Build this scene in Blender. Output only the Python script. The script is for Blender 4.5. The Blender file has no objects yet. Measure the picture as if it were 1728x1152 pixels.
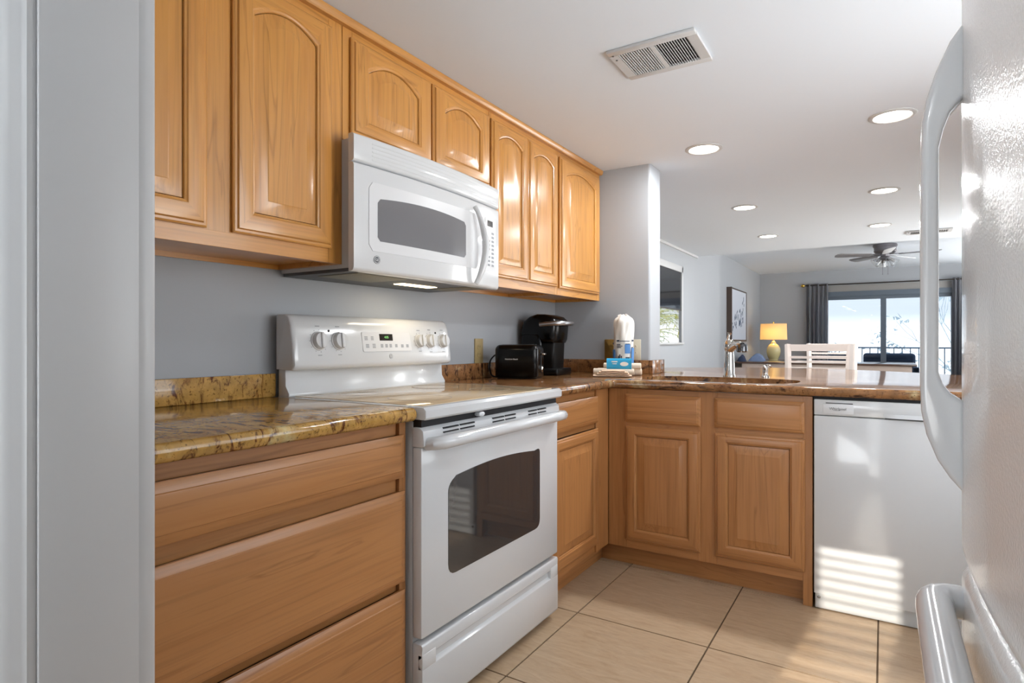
import bpy, bmesh, math, random
from mathutils import Vector, Matrix
random.seed(7)
C = bpy.context.scene.collection
SC = bpy.context.scene
PI = math.pi

# ------------------------------------------------------------------ camera
cam_d = bpy.data.cameras.new('camera'); cam = bpy.data.objects.new('camera', cam_d); C.objects.link(cam)
cam.location = (1.765, 0.0, 1.10)
cam.rotation_euler = (PI/2, 0, math.radians(32))
cam_d.sensor_width = 36; cam_d.lens = 36*1003/1728; cam_d.clip_start = .02; cam_d.clip_end = 200
SC.camera = cam

# ------------------------------------------------------------------ exposure, sky, sun
SC.view_settings.view_transform = 'Standard'
try: SC.view_settings.look = 'None'
except Exception: pass
SC.view_settings.gamma = 1
SC.view_settings.use_curve_mapping = False
SC.view_settings.exposure = -0.09
w = bpy.data.worlds.new('sky'); SC.world = w; w.use_nodes = True
bg = w.node_tree.nodes['Background']
# pale sky above the horizon, brighter half added below it to lift the ceilings
wt = w.node_tree; wtc = wt.nodes.new('ShaderNodeTexCoord'); wsx = wt.nodes.new('ShaderNodeSeparateXYZ'); wrm = wt.nodes.new('ShaderNodeValToRGB')
wt.links.new(wtc.outputs['Generated'], wsx.inputs[0]); wt.links.new(wsx.outputs['Z'], wrm.inputs[0]); wt.links.new(wrm.outputs[0], bg.inputs[0])
wrm.color_ramp.elements[0].position = -.0; wrm.color_ramp.elements[0].color = (1.0, 1.0, .99, 1)
wrm.color_ramp.elements[1].position = .04; wrm.color_ramp.elements[1].color = (.50, .53, .56, 1)
bg.inputs[1].default_value = 10.5
sun_d = bpy.data.lights.new('sun', 'SUN'); sun = bpy.data.objects.new('sun', sun_d); C.objects.link(sun)
sun.rotation_euler = Vector((.115, 1, -.40)).to_track_quat('-Z', 'Y').to_euler()
sun.location = (1.2, -6, 4)
sun_d.energy = 9; sun_d.angle = math.radians(.45); sun_d.color = (1, .93, .82)
LAMP_W = 14.0        # watts of each recessed lamp
LAMPS = [(.95, 3.24), (1.80, 3.22), (.86, 4.82), (1.77, 4.78), (.81, 6.25), (1.74, 6.18)]
FILL_LAMPS = [(1.35, -.75)]  # unseen entry lamp, added to fill the near side
# fill light added behind the camera, aimed up to brighten the ceiling
fill_d = bpy.data.lights.new('ceiling_fill', 'AREA'); fill = bpy.data.objects.new('ceiling_fill', fill_d); C.objects.link(fill)
fill_d.shape = 'RECTANGLE'; fill_d.size = .9; fill_d.size_y = 1.5; fill_d.energy = 42; fill_d.color = (.93, .97, 1.0)
fill.location = (.50, -1.58, 1.25); fill.rotation_euler = (PI/2+math.radians(38), 0, math.radians(-22))

# ------------------------------------------------------------------ colour and material helpers
def lin(c):
    return tuple((x/12.92 if x <= .04045 else ((x+.055)/1.055)**2.4) for x in c)
def hexc(h):
    return lin(tuple(int(h[i:i+2], 16)/255 for i in (0, 2, 4))) + (1,)
def new_mat(name):
    m = bpy.data.materials.new(name); m.use_nodes = True
    return m, m.node_tree, m.node_tree.nodes['Principled BSDF']
def mat(name, h, rough=.5, metal=0, coat=0, bump=0, bscale=200, spec=.5, trans=0, emit=None, estr=0, ior=1.45, alpha=1):
    m, t, p = new_mat(name)
    p.inputs['Base Color'].default_value = hexc(h)
    p.inputs['Roughness'].default_value = rough
    p.inputs['Metallic'].default_value = metal
    p.inputs['Coat Weight'].default_value = coat
    p.inputs['Coat Roughness'].default_value = .04
    p.inputs['Specular IOR Level'].default_value = spec
    p.inputs['Transmission Weight'].default_value = trans
    p.inputs['IOR'].default_value = ior
    p.inputs['Alpha'].default_value = alpha
    if emit:
        p.inputs['Emission Color'].default_value = hexc(emit); p.inputs['Emission Strength'].default_value = estr
    if bump:
        n = t.nodes.new('ShaderNodeTexNoise'); n.inputs['Scale'].default_value = bscale; n.inputs['Detail'].default_value = 2
        tc = t.nodes.new('ShaderNodeTexCoord'); t.links.new(tc.outputs['Object'], n.inputs['Vector'])
        b = t.nodes.new('ShaderNodeBump'); b.inputs['Strength'].default_value = bump; b.inputs['Distance'].default_value = .002
        t.links.new(n.outputs['Fac'], b.inputs['Height']); t.links.new(b.outputs['Normal'], p.inputs['Normal'])
    return m
def ramp(t, stops):
    r = t.nodes.new('ShaderNodeValToRGB'); e = r.color_ramp.elements
    while len(e) < len(stops): e.new(.5)
    for i, (pos, h) in enumerate(stops):
        e[i].position = pos; e[i].color = hexc(h) if isinstance(h, str) else (h, h, h, 1)
    return r
def noise(t, vec, scale, detail=4, rough=.55, dist=0):
    n = t.nodes.new('ShaderNodeTexNoise'); n.inputs['Scale'].default_value = scale; n.inputs['Detail'].default_value = detail
    n.inputs['Roughness'].default_value = rough; n.inputs['Distortion'].default_value = dist
    t.links.new(vec, n.inputs['Vector']); return n
def mixc(t, fac, a, b, mode='MIX'):
    m = t.nodes.new('ShaderNodeMix'); m.data_type = 'RGBA'; m.blend_type = mode
    for s, v in ((m.inputs[0], fac), (m.inputs[6], a), (m.inputs[7], b)):
        if hasattr(v, 'is_output'): t.links.new(v, s)
        elif isinstance(v, str): s.default_value = hexc(v)
        else: s.default_value = v
    return m.outputs[2]
def mapping(t, sc, rnd=True):
    tc = t.nodes.new('ShaderNodeTexCoord'); mp = t.nodes.new('ShaderNodeMapping'); mp.inputs['Scale'].default_value = sc
    src = tc.outputs['Object']
    if rnd:
        oi = t.nodes.new('ShaderNodeObjectInfo'); ml = t.nodes.new('ShaderNodeMath'); ml.operation = 'MULTIPLY'; ml.inputs[1].default_value = 23.7
        t.links.new(oi.outputs['Random'], ml.inputs[0])
        ad = t.nodes.new('ShaderNodeVectorMath'); ad.operation = 'ADD'
        t.links.new(src, ad.inputs[0]); t.links.new(ml.outputs[0], ad.inputs[1]); src = ad.outputs[0]
    t.links.new(src, mp.inputs['Vector']); return mp.outputs['Vector']
def wood(name, axis, light, mid, dark, rough=.3, coat=.35):
    m, t, p = new_mat(name)
    def sc(across, along): return tuple(along if a == axis else across for a in 'xyz')
    v1 = mapping(t, sc(7, .55)); v2 = mapping(t, sc(95, 2.2)); v3 = mapping(t, sc(2.2, .5))
    n1 = noise(t, v1, 1.6, 3, .5, .9)
    wv = t.nodes.new('ShaderNodeMath'); wv.operation = 'MULTIPLY'; wv.inputs[1].default_value = 7.0
    t.links.new(n1.outputs['Fac'], wv.inputs[0])
    fr = t.nodes.new('ShaderNodeMath'); fr.operation = 'PINGPONG'; fr.inputs[1].default_value = 1.0
    t.links.new(wv.outputs[0], fr.inputs[0])
    r1 = ramp(t, [(0, mid), (.5, light), (.86, light), (1, dark)])
    t.links.new(fr.outputs[0], r1.inputs[0])
    n3 = noise(t, v3, 1.5, 2)
    r3 = ramp(t, [(.3, .86), (.7, 1.0)]); t.links.new(n3.outputs['Fac'], r3.inputs[0])
    n2 = noise(t, v2, 1.0, 4, .6)
    r2 = ramp(t, [(.30, .80), (.52, 1.0)]); t.links.new(n2.outputs['Fac'], r2.inputs[0])
    soft = mixc(t, .55, r1.outputs[0], light)
    c = mixc(t, 1.0, soft, r2.outputs[0], 'MULTIPLY')
    c = mixc(t, 1.0, c, r3.outputs[0], 'MULTIPLY')
    t.links.new(c, p.inputs['Base Color'])
    p.inputs['Roughness'].default_value = rough; p.inputs['Coat Weight'].default_value = coat; p.inputs['Coat Roughness'].default_value = .15
    b = t.nodes.new('ShaderNodeBump'); b.inputs['Strength'].default_value = .12; b.inputs['Distance'].default_value = .001
    t.links.new(n2.outputs['Fac'], b.inputs['Height']); t.links.new(b.outputs['Normal'], p.inputs['Normal'])
    return m
def granite(name, base, cream, deep, vein):
    m, t, p = new_mat(name)
    v = mapping(t, (1, 1, 1), False)
    n1 = noise(t, v, 4.5, 5, .6, 1.2)
    r1 = ramp(t, [(.30, deep), (.45, base), (.60, base), (.72, cream)]); t.links.new(n1.outputs['Fac'], r1.inputs[0])
    vs = mapping(t, (7, 34, 13), False); vs.node.inputs['Rotation'].default_value = (.55, .1, .25)
    n2 = noise(t, vs, 1.0, 6, .68, 1.1)
    r2 = ramp(t, [(.52, 0.0), (.575, .45), (.63, 1.0)]); t.links.new(n2.outputs['Fac'], r2.inputs[0])
    n3 = noise(t, v, 95, 3, .7)
    r3 = ramp(t, [(.34, 1.0), (.43, 0.0)]); t.links.new(n3.outputs['Fac'], r3.inputs[0])
    n4 = noise(t, v, 30, 4, .6)
    r4 = ramp(t, [(.3, .72), (.7, 1.12)]); t.links.new(n4.outputs['Fac'], r4.inputs[0])
    c = mixc(t, r2.outputs[0], r1.outputs[0], vein)
    c = mixc(t, 1.0, c, r4.outputs[0], 'MULTIPLY')
    k = t.nodes.new('ShaderNodeMath'); k.operation = 'MULTIPLY'; k.inputs[1].default_value = .7; t.links.new(r3.outputs[0], k.inputs[0])
    c = mixc(t, k.outputs[0], c, '3a1d0c')
    t.links.new(c, p.inputs['Base Color'])
    p.inputs['Roughness'].default_value = .10; p.inputs['Specular IOR Level'].default_value = .42
    return m
def tile_mat():
    m, t, p = new_mat('travertine tile')
    at = t.nodes.new('ShaderNodeAttribute'); at.attribute_name = 'tile_shift'
    tc = t.nodes.new('ShaderNodeTexCoord')
    sc = t.nodes.new('ShaderNodeVectorMath'); sc.operation = 'SCALE'; sc.inputs['Scale'].default_value = 30
    t.links.new(at.outputs['Color'], sc.inputs[0])
    ad = t.nodes.new('ShaderNodeVectorMath'); ad.operation = 'ADD'; t.links.new(tc.outputs['Object'], ad.inputs[0]); t.links.new(sc.outputs[0], ad.inputs[1])
    mp = t.nodes.new('ShaderNodeMapping'); mp.inputs['Scale'].default_value = (3.2, 14, 1); mp.inputs['Rotation'].default_value = (0, 0, .18)
    t.links.new(ad.outputs[0], mp.inputs['Vector'])
    n1 = noise(t, mp.outputs[0], 1.7, 6, .6, 1.5)
    r1 = ramp(t, [(.22, 'a48869'), (.42, 'b69b7d'), (.58, 'bba184'), (.78, 'c3ac90')]); t.links.new(n1.outputs['Fac'], r1.inputs[0])
    n2 = noise(t, mp.outputs[0], 6, 6, .7, .6)
    r2 = ramp(t, [(.3, .86), (.55, 1.0)]); t.links.new(n2.outputs['Fac'], r2.inputs[0])
    c = mixc(t, 1.0, r1.outputs[0], r2.outputs[0], 'MULTIPLY')
    t.links.new(c, p.inputs['Base Color']); p.inputs['Roughness'].default_value = .38
    return m
def foliage_mat(name, a, b):
    m, t, p = new_mat(name)
    v = mapping(t, (1, 1, 1)); n = noise(t, v, 3, 3)
    r = ramp(t, [(.35, a), (.65, b)]); t.links.new(n.outputs['Fac'], r.inputs[0]); t.links.new(r.outputs[0], p.inputs['Base Color'])
    p.inputs['Roughness'].default_value = .5
    return m
def shade_mat(name, h, tr):
    m, t, p = new_mat(name)
    p.inputs['Base Color'].default_value = hexc(h); p.inputs['Roughness'].default_value = .9
    d = t.nodes.new('ShaderNodeBsdfTranslucent'); d.inputs[0].default_value = hexc(h)
    mx = t.nodes.new('ShaderNodeMixShader'); mx.inputs[0].default_value = tr
    o = t.nodes['Material Output']
    t.links.new(p.outputs[0], mx.inputs[1]); t.links.new(d.outputs[0], mx.inputs[2]); t.links.new(mx.outputs[0], o.inputs[0])
    return m
def pane_mat(name, tint=(1, 1, 1), refl=.06):
    m, t, p = new_mat(name)
    tr = t.nodes.new('ShaderNodeBsdfTransparent'); tr.inputs[0].default_value = tint + (1,)
    gl = t.nodes.new('ShaderNodeBsdfGlossy'); gl.inputs['Roughness'].default_value = .01
    fz = t.nodes.new('ShaderNodeFresnel'); fz.inputs[0].default_value = 1.4
    ge = t.nodes.new('ShaderNodeNewGeometry'); iv = t.nodes.new('ShaderNodeMath'); iv.operation = 'SUBTRACT'; iv.inputs[0].default_value = 1; t.links.new(ge.outputs['Backfacing'], iv.inputs[1])
    ml = t.nodes.new('ShaderNodeMath'); ml.operation = 'MULTIPLY'; t.links.new(iv.outputs[0], ml.inputs[0]); t.links.new(fz.outputs[0], ml.inputs[1])
    mx = t.nodes.new('ShaderNodeMixShader'); t.links.new(ml.outputs[0], mx.inputs[0])
    t.links.new(tr.outputs[0], mx.inputs[1]); t.links.new(gl.outputs[0], mx.inputs[2]); t.links.new(mx.outputs[0], t.nodes['Material Output'].inputs[0])
    return m

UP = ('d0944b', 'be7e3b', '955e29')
LO = ('ba814d', 'ab7240', '8f5a31')  # lower cabinets: same oak, cooler and dimmer light put into the tone
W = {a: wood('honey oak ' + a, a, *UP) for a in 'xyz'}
L = {a: wood('cool-lit oak ' + a, a, *LO, .38, .15) for a in 'xyz'}
M = dict(
    wall=mat('grey wall paint', 'a7abb0', .55, bump=.06, bscale=120), ceil=mat('white ceiling paint', 'dde5ee', .8),
    trim=mat('white trim paint', 'c6c7c8', .35, bump=.05, bscale=60), white=mat('white enamel', 'd4d6d8', .16, coat=.4),
    whitetex=mat('white textured enamel', 'e3e3e2', .2, coat=.3, bump=.35, bscale=240), whitepl=mat('white plastic', 'd8d9db', .28),
    grey=mat('grey painted steel', 'c9cbcc', .4), dgrey=mat('dark grey steel', '57585a', .45), seam=mat('dark gap', '15161a', .6),
    black=mat('black gloss plastic', '060607', .2, spec=.35), mblack=mat('black matte plastic', '0c0c0d', .42, spec=.35),
    chrome=mat('chrome', 'c4c1bd', .10, 1), dchrome=mat('dark chrome', '6a6a6c', .12, 1), steel=mat('brushed steel', 'b9babd', .3, 1), ink=mat('dark print', '55585c', .6), midink=mat('grey print', '9a9da1', .6),
    oven_glass=mat('dark oven glass', '363637', .03, coat=.3, spec=.8), mw_glass=mat('grey microwave glass', '77777a', .05, coat=.4, spec=.7),
    cook=mat('bisque glass ceramic', 'dcc4a2', .07, spec=.3), ring=mat('burner outline', '6b5a4c', .4),
    granite=granite('golden granite', 'bd934f', 'cabd8e', '96652f', '5c3016'), granite2=granite('brown granite', '90653f', 'bba47a', '6c452a', '33201a'),
    tile=tile_mat(), grout=mat('brown grout', '5a4836', .9), brass=mat('brass plate', 'a5854a', .35, .6), tan=mat('tan plate', 'a89468', .45), ivory=mat('ivory plate', 'd8d0bc', .4),
    paper=mat('white paper', 'e9e6e0', .7), blue=mat('blue print', '4f86c4', .5), navyp=mat('navy print', '26364f', .5), cyan=mat('cyan foil', '35a8d8', .3), cream=mat('cream towel', 'e6d6c2', .9), beige=mat('beige cloth', 'd3b79d', .95),
    sleeve=mat('clear plastic sleeve', 'ebe9e3', .35, coat=.3),
    lens=mat('lamp lens', 'ffffff', .4, emit='fff6e8', estr=14), filt=mat('grease filter', '8c8778', .5, .6, bump=.6, bscale=400), mlight=mat('hood lamp', 'fff2d8', .4, emit='ffe6b8', estr=6),
    chairw=mat('cream white painted wood', 'dfd3cb', .4), tabletop=wood('dark table top', 'x', '5a4034', '4a3229', '35221c', .12, .6), tableb=mat('pale table apron', 'cdbcb0', .5), darkwood=mat('dark wood', '4b362c', .4),
    shade=shade_mat('lamp shade linen', 'f0e2c4', .55), lampb=mat('cream yellow glazed ceramic', 'e2d39a', .1, coat=.6), gold=mat('gold', 'c9a24a', .25, .8),
    curtain=shade_mat('grey curtain', 'a2a4aa', .3), bronze=mat('dark bronze', '3c3733', .4, .5), frame=mat('blue grey frame', '5b6672', .45), valance=mat('grey shade roll', '8f8d8b', .7),
    fan=mat('pewter fan', '77757a', .35, .4), blade=mat('white blade', 'cfd1d4', .4), bladed=mat('grey blade', '8a8a8e', .4), frost=mat('clear glass shade', 'f2f4f6', .08, trans=.85),
    canvas=mat('pale canvas', 'c3c9d3', .8), frwood=mat('dark picture frame', '4a3d36', .5), navy=mat('navy cushion', '4a5a72', .9), denim=mat('blue cloth', '8496b8', .9), dnavy=mat('dark blue cloth', '3a4560', .9),
    rail=mat('balcony rail metal', '6f8ba3', .5), concrete=mat('pale concrete', 'd6d6d2', .8), ext=mat('cream stucco', 'd9d2c4', .9), pane=pane_mat('tinted window glass', (.40, .42, .44)), pane2=pane_mat('tinted dining window glass', (.40, .40, .40)), black_pane=mat('dark reflective pane', '16161a', .06, spec=.7),
    palm=foliage_mat('palm leaf', '8fae3c', 'd4cf62'), shrub=foliage_mat('shrub leaf', '5f8e46', 'a8c268'), palet=foliage_mat('pale leaf', '8fa3b0', 'b4c4cc'), bark=mat('pale bark', '9a9388', .9), gravel=mat('pale gravel', 'e6e0d8', .95),
    green=mat('green digits', '86d47a', .5, emit='86d47a', estr=.45), disp=mat('display glass', '20180f', .15), blind=mat('white blind slat', 'e2e2e0', .5), knob=mat('white knob', 'd0d1d2', .25), drain=mat('drain steel', '9d9fa2', .25, 1),
)

# ------------------------------------------------------------------ mesh builder
class MB:
    def __init__(s): s.bm = bmesh.new()
    def _merge(s, b, m):
        bmesh.ops.recalc_face_normals(b, faces=b.faces[:])
        if m is not None:
            for f in b.faces: f.material_index = m
        me = bpy.data.meshes.new('tmp'); b.to_mesh(me); b.free(); s.bm.from_mesh(me); bpy.data.meshes.remove(me); return s
    def box(s, x0, x1, y0, y1, z0, z1, bev=0, m=0, seg=2, mx=None):
        b = bmesh.new(); bmesh.ops.create_cube(b, size=1)
        for v in b.verts: v.co = Vector((x0+(v.co.x+.5)*(x1-x0), y0+(v.co.y+.5)*(y1-y0), z0+(v.co.z+.5)*(z1-z0)))
        if bev: bmesh.ops.bevel(b, geom=b.edges[:], offset=bev, segments=seg, affect='EDGES', profile=.5)
        if mx is not None: b.transform(mx)
        return s._merge(b, m)
    def loft(s, loops, cap0=True, cap1=True, closed=False, m=0, mfn=None):
        b = bmesh.new(); rows = [[b.verts.new(p) for p in l] for l in loops]; n = len(rows[0])
        rr = rows + ([rows[0]] if closed else [])
        for i in range(len(rr)-1):
            for k in range(n):
                q = (rr[i][k], rr[i][(k+1) % n], rr[i+1][(k+1) % n], rr[i+1][k])
                try:
                    f = b.faces.new(q)
                    if mfn: f.material_index = mfn(f)
                except ValueError: pass
        if not closed:
            if cap0: b.faces.new(rows[0][::-1])
            if cap1: b.faces.new(rows[-1])
        return s._merge(b, None if mfn else m)
    def lathe(s, prof, c=(0, 0, 0), seg=32, mx=None, m=0):
        loops = []
        for r, z in prof: loops.append([Vector((r*math.cos(2*PI*k/seg), r*math.sin(2*PI*k/seg), z)) for k in range(seg)])
        mat4 = Matrix.Translation(Vector(c)) @ (mx if mx is not None else Matrix())
        return s.loft([[mat4 @ p for p in l] for l in loops], m=m)
    def tube(s, pts, r, seg=12, m=0, closed=False, flat=None):
        pts = [Vector(p) for p in pts]; n = len(pts); loops = []; up = None
        for i, p in enumerate(pts):
            if closed: d = pts[(i+1) % n]-pts[i-1]
            else: d = pts[min(i+1, n-1)]-pts[max(i-1, 0)]
            d.normalize()
            if up is None: up = Vector((0, 0, 1)) if abs(d.z) < .9 else Vector((1, 0, 0))
            a = d.cross(up).normalized(); up = a.cross(d).normalized()
            ri = r[i] if isinstance(r, (list, tuple)) else r
            fb = flat or 1
            loops.append([p + a*math.cos(2*PI*k/seg)*ri + up*math.sin(2*PI*k/seg)*ri*fb for k in range(seg)])
        return s.loft(loops, closed=closed, m=m)
    def prism(s, poly, fn, w0, w1, bev=0, m=0, seg=2):
        b = bmesh.new(); A = [b.verts.new(fn(u, v, w0)) for u, v in poly]; B = [b.verts.new(fn(u, v, w1)) for u, v in poly]; n = len(poly)
        b.faces.new(A[::-1]); b.faces.new(B)
        for k in range(n): b.faces.new((A[k], A[(k+1) % n], B[(k+1) % n], B[k]))
        bmesh.ops.recalc_face_normals(b, faces=b.faces[:])
        if bev:
            ed = [e for e in b.edges if len(e.link_faces) == 2 and e.calc_face_angle(0) > .9]
            bmesh.ops.bevel(b, geom=ed, offset=bev, segments=seg, affect='EDGES', profile=.5)
        return s._merge(b, m)
    def text(s, body, size, fn, depth=.0006, m=0, sx=1):
        cu = bpy.data.curves.new('t', 'FONT'); cu.body = body; cu.size = size; cu.align_x = 'CENTER'; cu.align_y = 'CENTER'; cu.extrude = depth/2; cu.resolution_u = 2
        o = bpy.data.objects.new('t', cu); C.objects.link(o)
        me = bpy.data.meshes.new_from_object(o.evaluated_get(bpy.context.evaluated_depsgraph_get()))
        b = bmesh.new(); b.from_mesh(me)
        for v in b.verts: v.co = Vector(fn(v.co.x*sx, v.co.y, v.co.z+depth/2))
        bpy.data.objects.remove(o); bpy.data.curves.remove(cu); bpy.data.meshes.remove(me)
        return s._merge(b, m)
    def build(s, name, mats, parent=None, local=False, angle=38):
        if not isinstance(mats, (list, tuple)): mats = [mats]
        bm = s.bm; bm.normal_update()
        for f in bm.faces: f.smooth = True
        lim = math.radians(angle)
        for e in bm.edges: e.smooth = len(e.link_faces) == 2 and e.calc_face_angle(0) < lim
        if parent is None:
            co = [v.co for v in bm.verts]
            mn = Vector([min(c[i] for c in co) for i in range(3)]); mxx = Vector([max(c[i] for c in co) for i in range(3)])
            org = Vector(((mn.x+mxx.x)/2, (mn.y+mxx.y)/2, mn.z))
        else: org = Vector((0, 0, 0)) if local else ROOT.get(parent.name, Vector((0, 0, 0)))
        bmesh.ops.translate(bm, verts=bm.verts[:], vec=-org)
        me = bpy.data.meshes.new(name); bm.to_mesh(me); bm.free()
        for x in mats: me.materials.append(x)
        o = bpy.data.objects.new(name, me); C.objects.link(o)
        if parent is None: o.location = org; ROOT[o.name] = org
        else: o.parent = parent; ROOT[o.name] = Vector((0, 0, 0)) if local else org
        return o
ROOT = {}
def tag(o, label=None, cat=None, group=None, kind=None):
    if label: o['label'] = label
    if cat: o['category'] = cat
    if group: o['group'] = group
    if kind: o['kind'] = kind
    return o
def thing(name, label, cat, loc, rz=0, group=None, local=False):
    o = bpy.data.objects.new(name, None); C.objects.link(o); o.location = loc; o.rotation_euler = (0, 0, rz); o.empty_display_size = .1
    ROOT[o.name] = Vector((0, 0, 0)) if local else Vector(loc)
    return tag(o, label, cat, group)
def struct(name, mb, m):
    return tag(mb.build(name, m), kind='structure')
def children(o): return [c for c in bpy.data.objects if c.parent is o]
def copy_tree(o, parent=None):
    c = o.copy(); C.objects.link(c); c.parent = parent
    for ch in children(o): copy_tree(ch, c)
    return c
def B(*a, **k): return MB().box(*a, **k)

# faces of furniture: u runs along the front, v up, w outwards
def fL(x): return lambda u, v, w: Vector((x+w, u, v))          # front looking to +x (left run)
def fP(y): return lambda u, v, w: Vector((u, y-w, v))          # front looking to the camera side (-y, peninsula)

# ------------------------------------------------------------------ the setting
FLX = [.712+.518*k for k in range(-3, 7)]
FLY = [-1.683, -1.128, -.573, -.018, .537, 1.092, 1.648, 2.187, 2.775] + [3.33+.555*k for k in range(0, 19)]
b = bmesh.new(); lay = b.loops.layers.float_color.new('tile_shift'); g = .003
for i in range(len(FLX)-1):
    for j in range(len(FLY)-1):
        t = bmesh.new(); x0, x1, y0, y1 = FLX[i]+g, FLX[i+1]-g, FLY[j]+g, FLY[j+1]-g
        vs = [b.verts.new((x, y, z)) for z in (-.004, 0) for x, y in ((x0, y0), (x1, y0), (x1, y1), (x0, y1))]
        fs = [b.faces.new(vs[4:])] + [b.faces.new((vs[k], vs[(k+1) % 4], vs[4+(k+1) % 4], vs[4+k])) for k in range(4)]
        sh = (random.random(), random.random(), random.random(), 1)
        for f in fs:
            for lp in f.loops: lp[lay] = sh
        t.free()
mb = MB(); mb.bm.free(); mb.bm = b
mb.box(-1, 3.9, -1.9, 13.2, -.06, -.0035, m=1)
struct('floor', mb, [M['tile'], M['grout']])
struct('ceiling', B(-.6, 3.8, -1.8, 7.3, 2.13, 2.62), M['ceil'])
struct('ceiling_living', B(-.6, 3.8, 7.3, 13.15, 2.47, 2.62), M['ceil'])
struct('wall_left', B(-.15, 0, -1.75, 3.34, 0, 2.13), M['wall'])
# stub wall with a rounded end
def stub_poly(r=.014):
    p = [(-.3, 3.34)]
    for cx, cy, a0 in ((.62-r, 3.34+r, -PI/2), (.62-r, 3.53-r, 0)):
        p += [(cx+r*math.cos(a0+PI/2*k/6), cy+r*math.sin(a0+PI/2*k/6)) for k in range(7)]
    return p + [(-.3, 3.53)]
struct('wall_stub', MB().prism(stub_poly(), lambda u, v, w: Vector((u, v, w)), 0, 2.13), M['wall'])
mb = B(-.18, -.15, 3.53, 5.25, 0, 2.13).box(-.18, -.15, 6.64, 8.46, 0, 2.13).box(-.18, -.15, 5.25, 6.64, 0, 1.09).box(-.18, -.15, 5.25, 6.64, 1.87, 2.13).box(-.18, -.15, 7.3, 8.46, 2.13, 2.47)
struct('wall_dining', mb, M['wall'])
struct('wall_living', B(-.5, -.38, 8.46, 13.0, 0, 2.47).box(-.5, -.27, 8.34, 8.46, 0, 2.47), M['wall'])
struct('wall_back', B(-.5, .62, 13, 13.12, 0, 2.47).box(2.86, 3.72, 13, 13.12, 0, 2.47).box(.62, 2.86, 13, 13.12, 1.95, 2.47), M['wall'])
struct('wall_right', B(2.65, 2.77, -1.75, 1.3, 0, 2.13).box(2.65, 2.77, 2.6, 4.9, 0, 2.13).box(2.65, 2.77, 1.3, 2.6, 0, .85).box(2.65, 2.77, 1.3, 2.6, 2.0, 2.13).box(2.77, 3.72, 4.78, 4.9, 0, 2.13), M['wall'])
struct('wall_living_right', B(3.6, 3.72, 4.9, 6.0, 0, 2.47).box(3.6, 3.72, 8.4, 9.4, 0, 2.47).box(3.6, 3.72, 12.4, 13.0, 0, 2.47).box(3.6, 3.72, 9.4, 12.4, 0, 1.2).box(3.6, 3.72, 9.4, 12.4, 2.1, 2.47).box(3.6, 3.72, 6.0, 8.4, 0, .5).box(3.6, 3.72, 6.0, 8.4, 2.05, 2.47), M['wall'])
struct('added_window_2', B(2.64, 2.70, 1.25, 1.3, .80, 2.05).box(2.64, 2.70, 2.6, 2.65, .80, 2.05).box(2.64, 2.70, 1.3, 2.6, .80, .85).box(2.64, 2.70, 1.3, 2.6, 2.0, 2.05).box(2.69, 2.73, 1.93, 1.97, .85, 2.0), M['trim'])  # unseen window, added so sky light fills the kitchen
struct('added_window_4', B(3.59, 3.65, 9.35, 9.4, 1.15, 2.15).box(3.59, 3.65, 12.4, 12.45, 1.15, 2.15).box(3.59, 3.65, 9.4, 12.4, 1.15, 1.2).box(3.59, 3.65, 9.4, 12.4, 2.1, 2.15).box(3.63, 3.67, 10.88, 10.92, 1.2, 2.1), M['trim'])  # out-of-view window added to brighten the living room ceiling
struct('added_window_3', B(3.59, 3.65, 5.95, 6.0, .45, 2.1).box(3.59, 3.65, 8.4, 8.45, .45, 2.1).box(3.59, 3.65, 6.0, 8.4, .45, .5).box(3.59, 3.65, 6.0, 8.4, 2.05, 2.1).box(3.63, 3.67, 7.18, 7.22, .5, 2.05), M['trim'])  # added unseen opening that floods the dining side with sky light
# wall behind the camera with the blinded window the sun comes through
struct('wall_behind', B(0, 1.03, -1.75, -1.6, 0, 2.13).box(1.32, 2.65, -1.75, -1.6, 0, 2.13).box(1.03, 1.32, -1.75, -1.6, 0, .35).box(1.03, 1.32, -1.75, -1.6, 2.05, 2.13), M['wall'])
struct('wall_front', B(0, .785, .345, .465, 0, 2.13), M['wall'])
# door jamb and casing of the opening the camera looks through
struct('door_1', B(.785, .800, .341, .469, 0, 2.13, bev=.002), M['trim'])
def casing(y0, y1, sgn):
    # moulded casing profile in x-y, extruded up
    d = y1-y0
    p = [(.70, y0), (.70, y0+.35*d*1), (.72, y0+.6*d), (.745, y0+.6*d), (.755, y1-.003), (.775, y1), (.79, y1), (.794, y1-.2*d), (.794, y0)]
    return MB().prism(p, lambda u, v, w: Vector((u, v, w)), 0, 2.13, bev=.0015)
struct('trim_1', casing(.469, .497, 1), M['trim'])
mb = MB().prism([(.70, .341), (.794, .341), (.794, .330), (.788, .325), (.785, .315), (.775, .306), (.755, .309), (.745, .325), (.70, .330)], lambda u, v, w: Vector((u, v, w)), 0, 2.13, bev=.0015)
struct('trim_2', mb, M['trim'])
struct('trim_3', B(-.15, -.135, 3.53, 7.3, 2.105, 2.13), M['trim'])

# dining window: white casing, dark upper pane, clear lower pane
mb = B(-.155, -.142, 5.19, 5.25, 1.07, 1.93, bev=.002).box(-.155, -.142, 6.64, 6.68, 1.07, 1.93, bev=.002).box(-.155, -.142, 5.19, 6.68, 1.87, 1.94, bev=.002).box(-.16, -.132, 5.19, 6.69, 1.068, 1.09, bev=.002)
wn = struct('window_1', mb, M['trim'])
B(-.163, -.159, 5.25, 6.64, 1.09, 1.87).build('glass_pane', M['pane2'], wn)
B(-.157, -.153, 5.26, 6.63, 1.455, 1.87).build('dark_shade', M['black_pane'], wn)
B(-.158, -.150, 5.25, 6.64, 1.442, 1.458).build('sash_rail', M['bronze'], wn)

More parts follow.
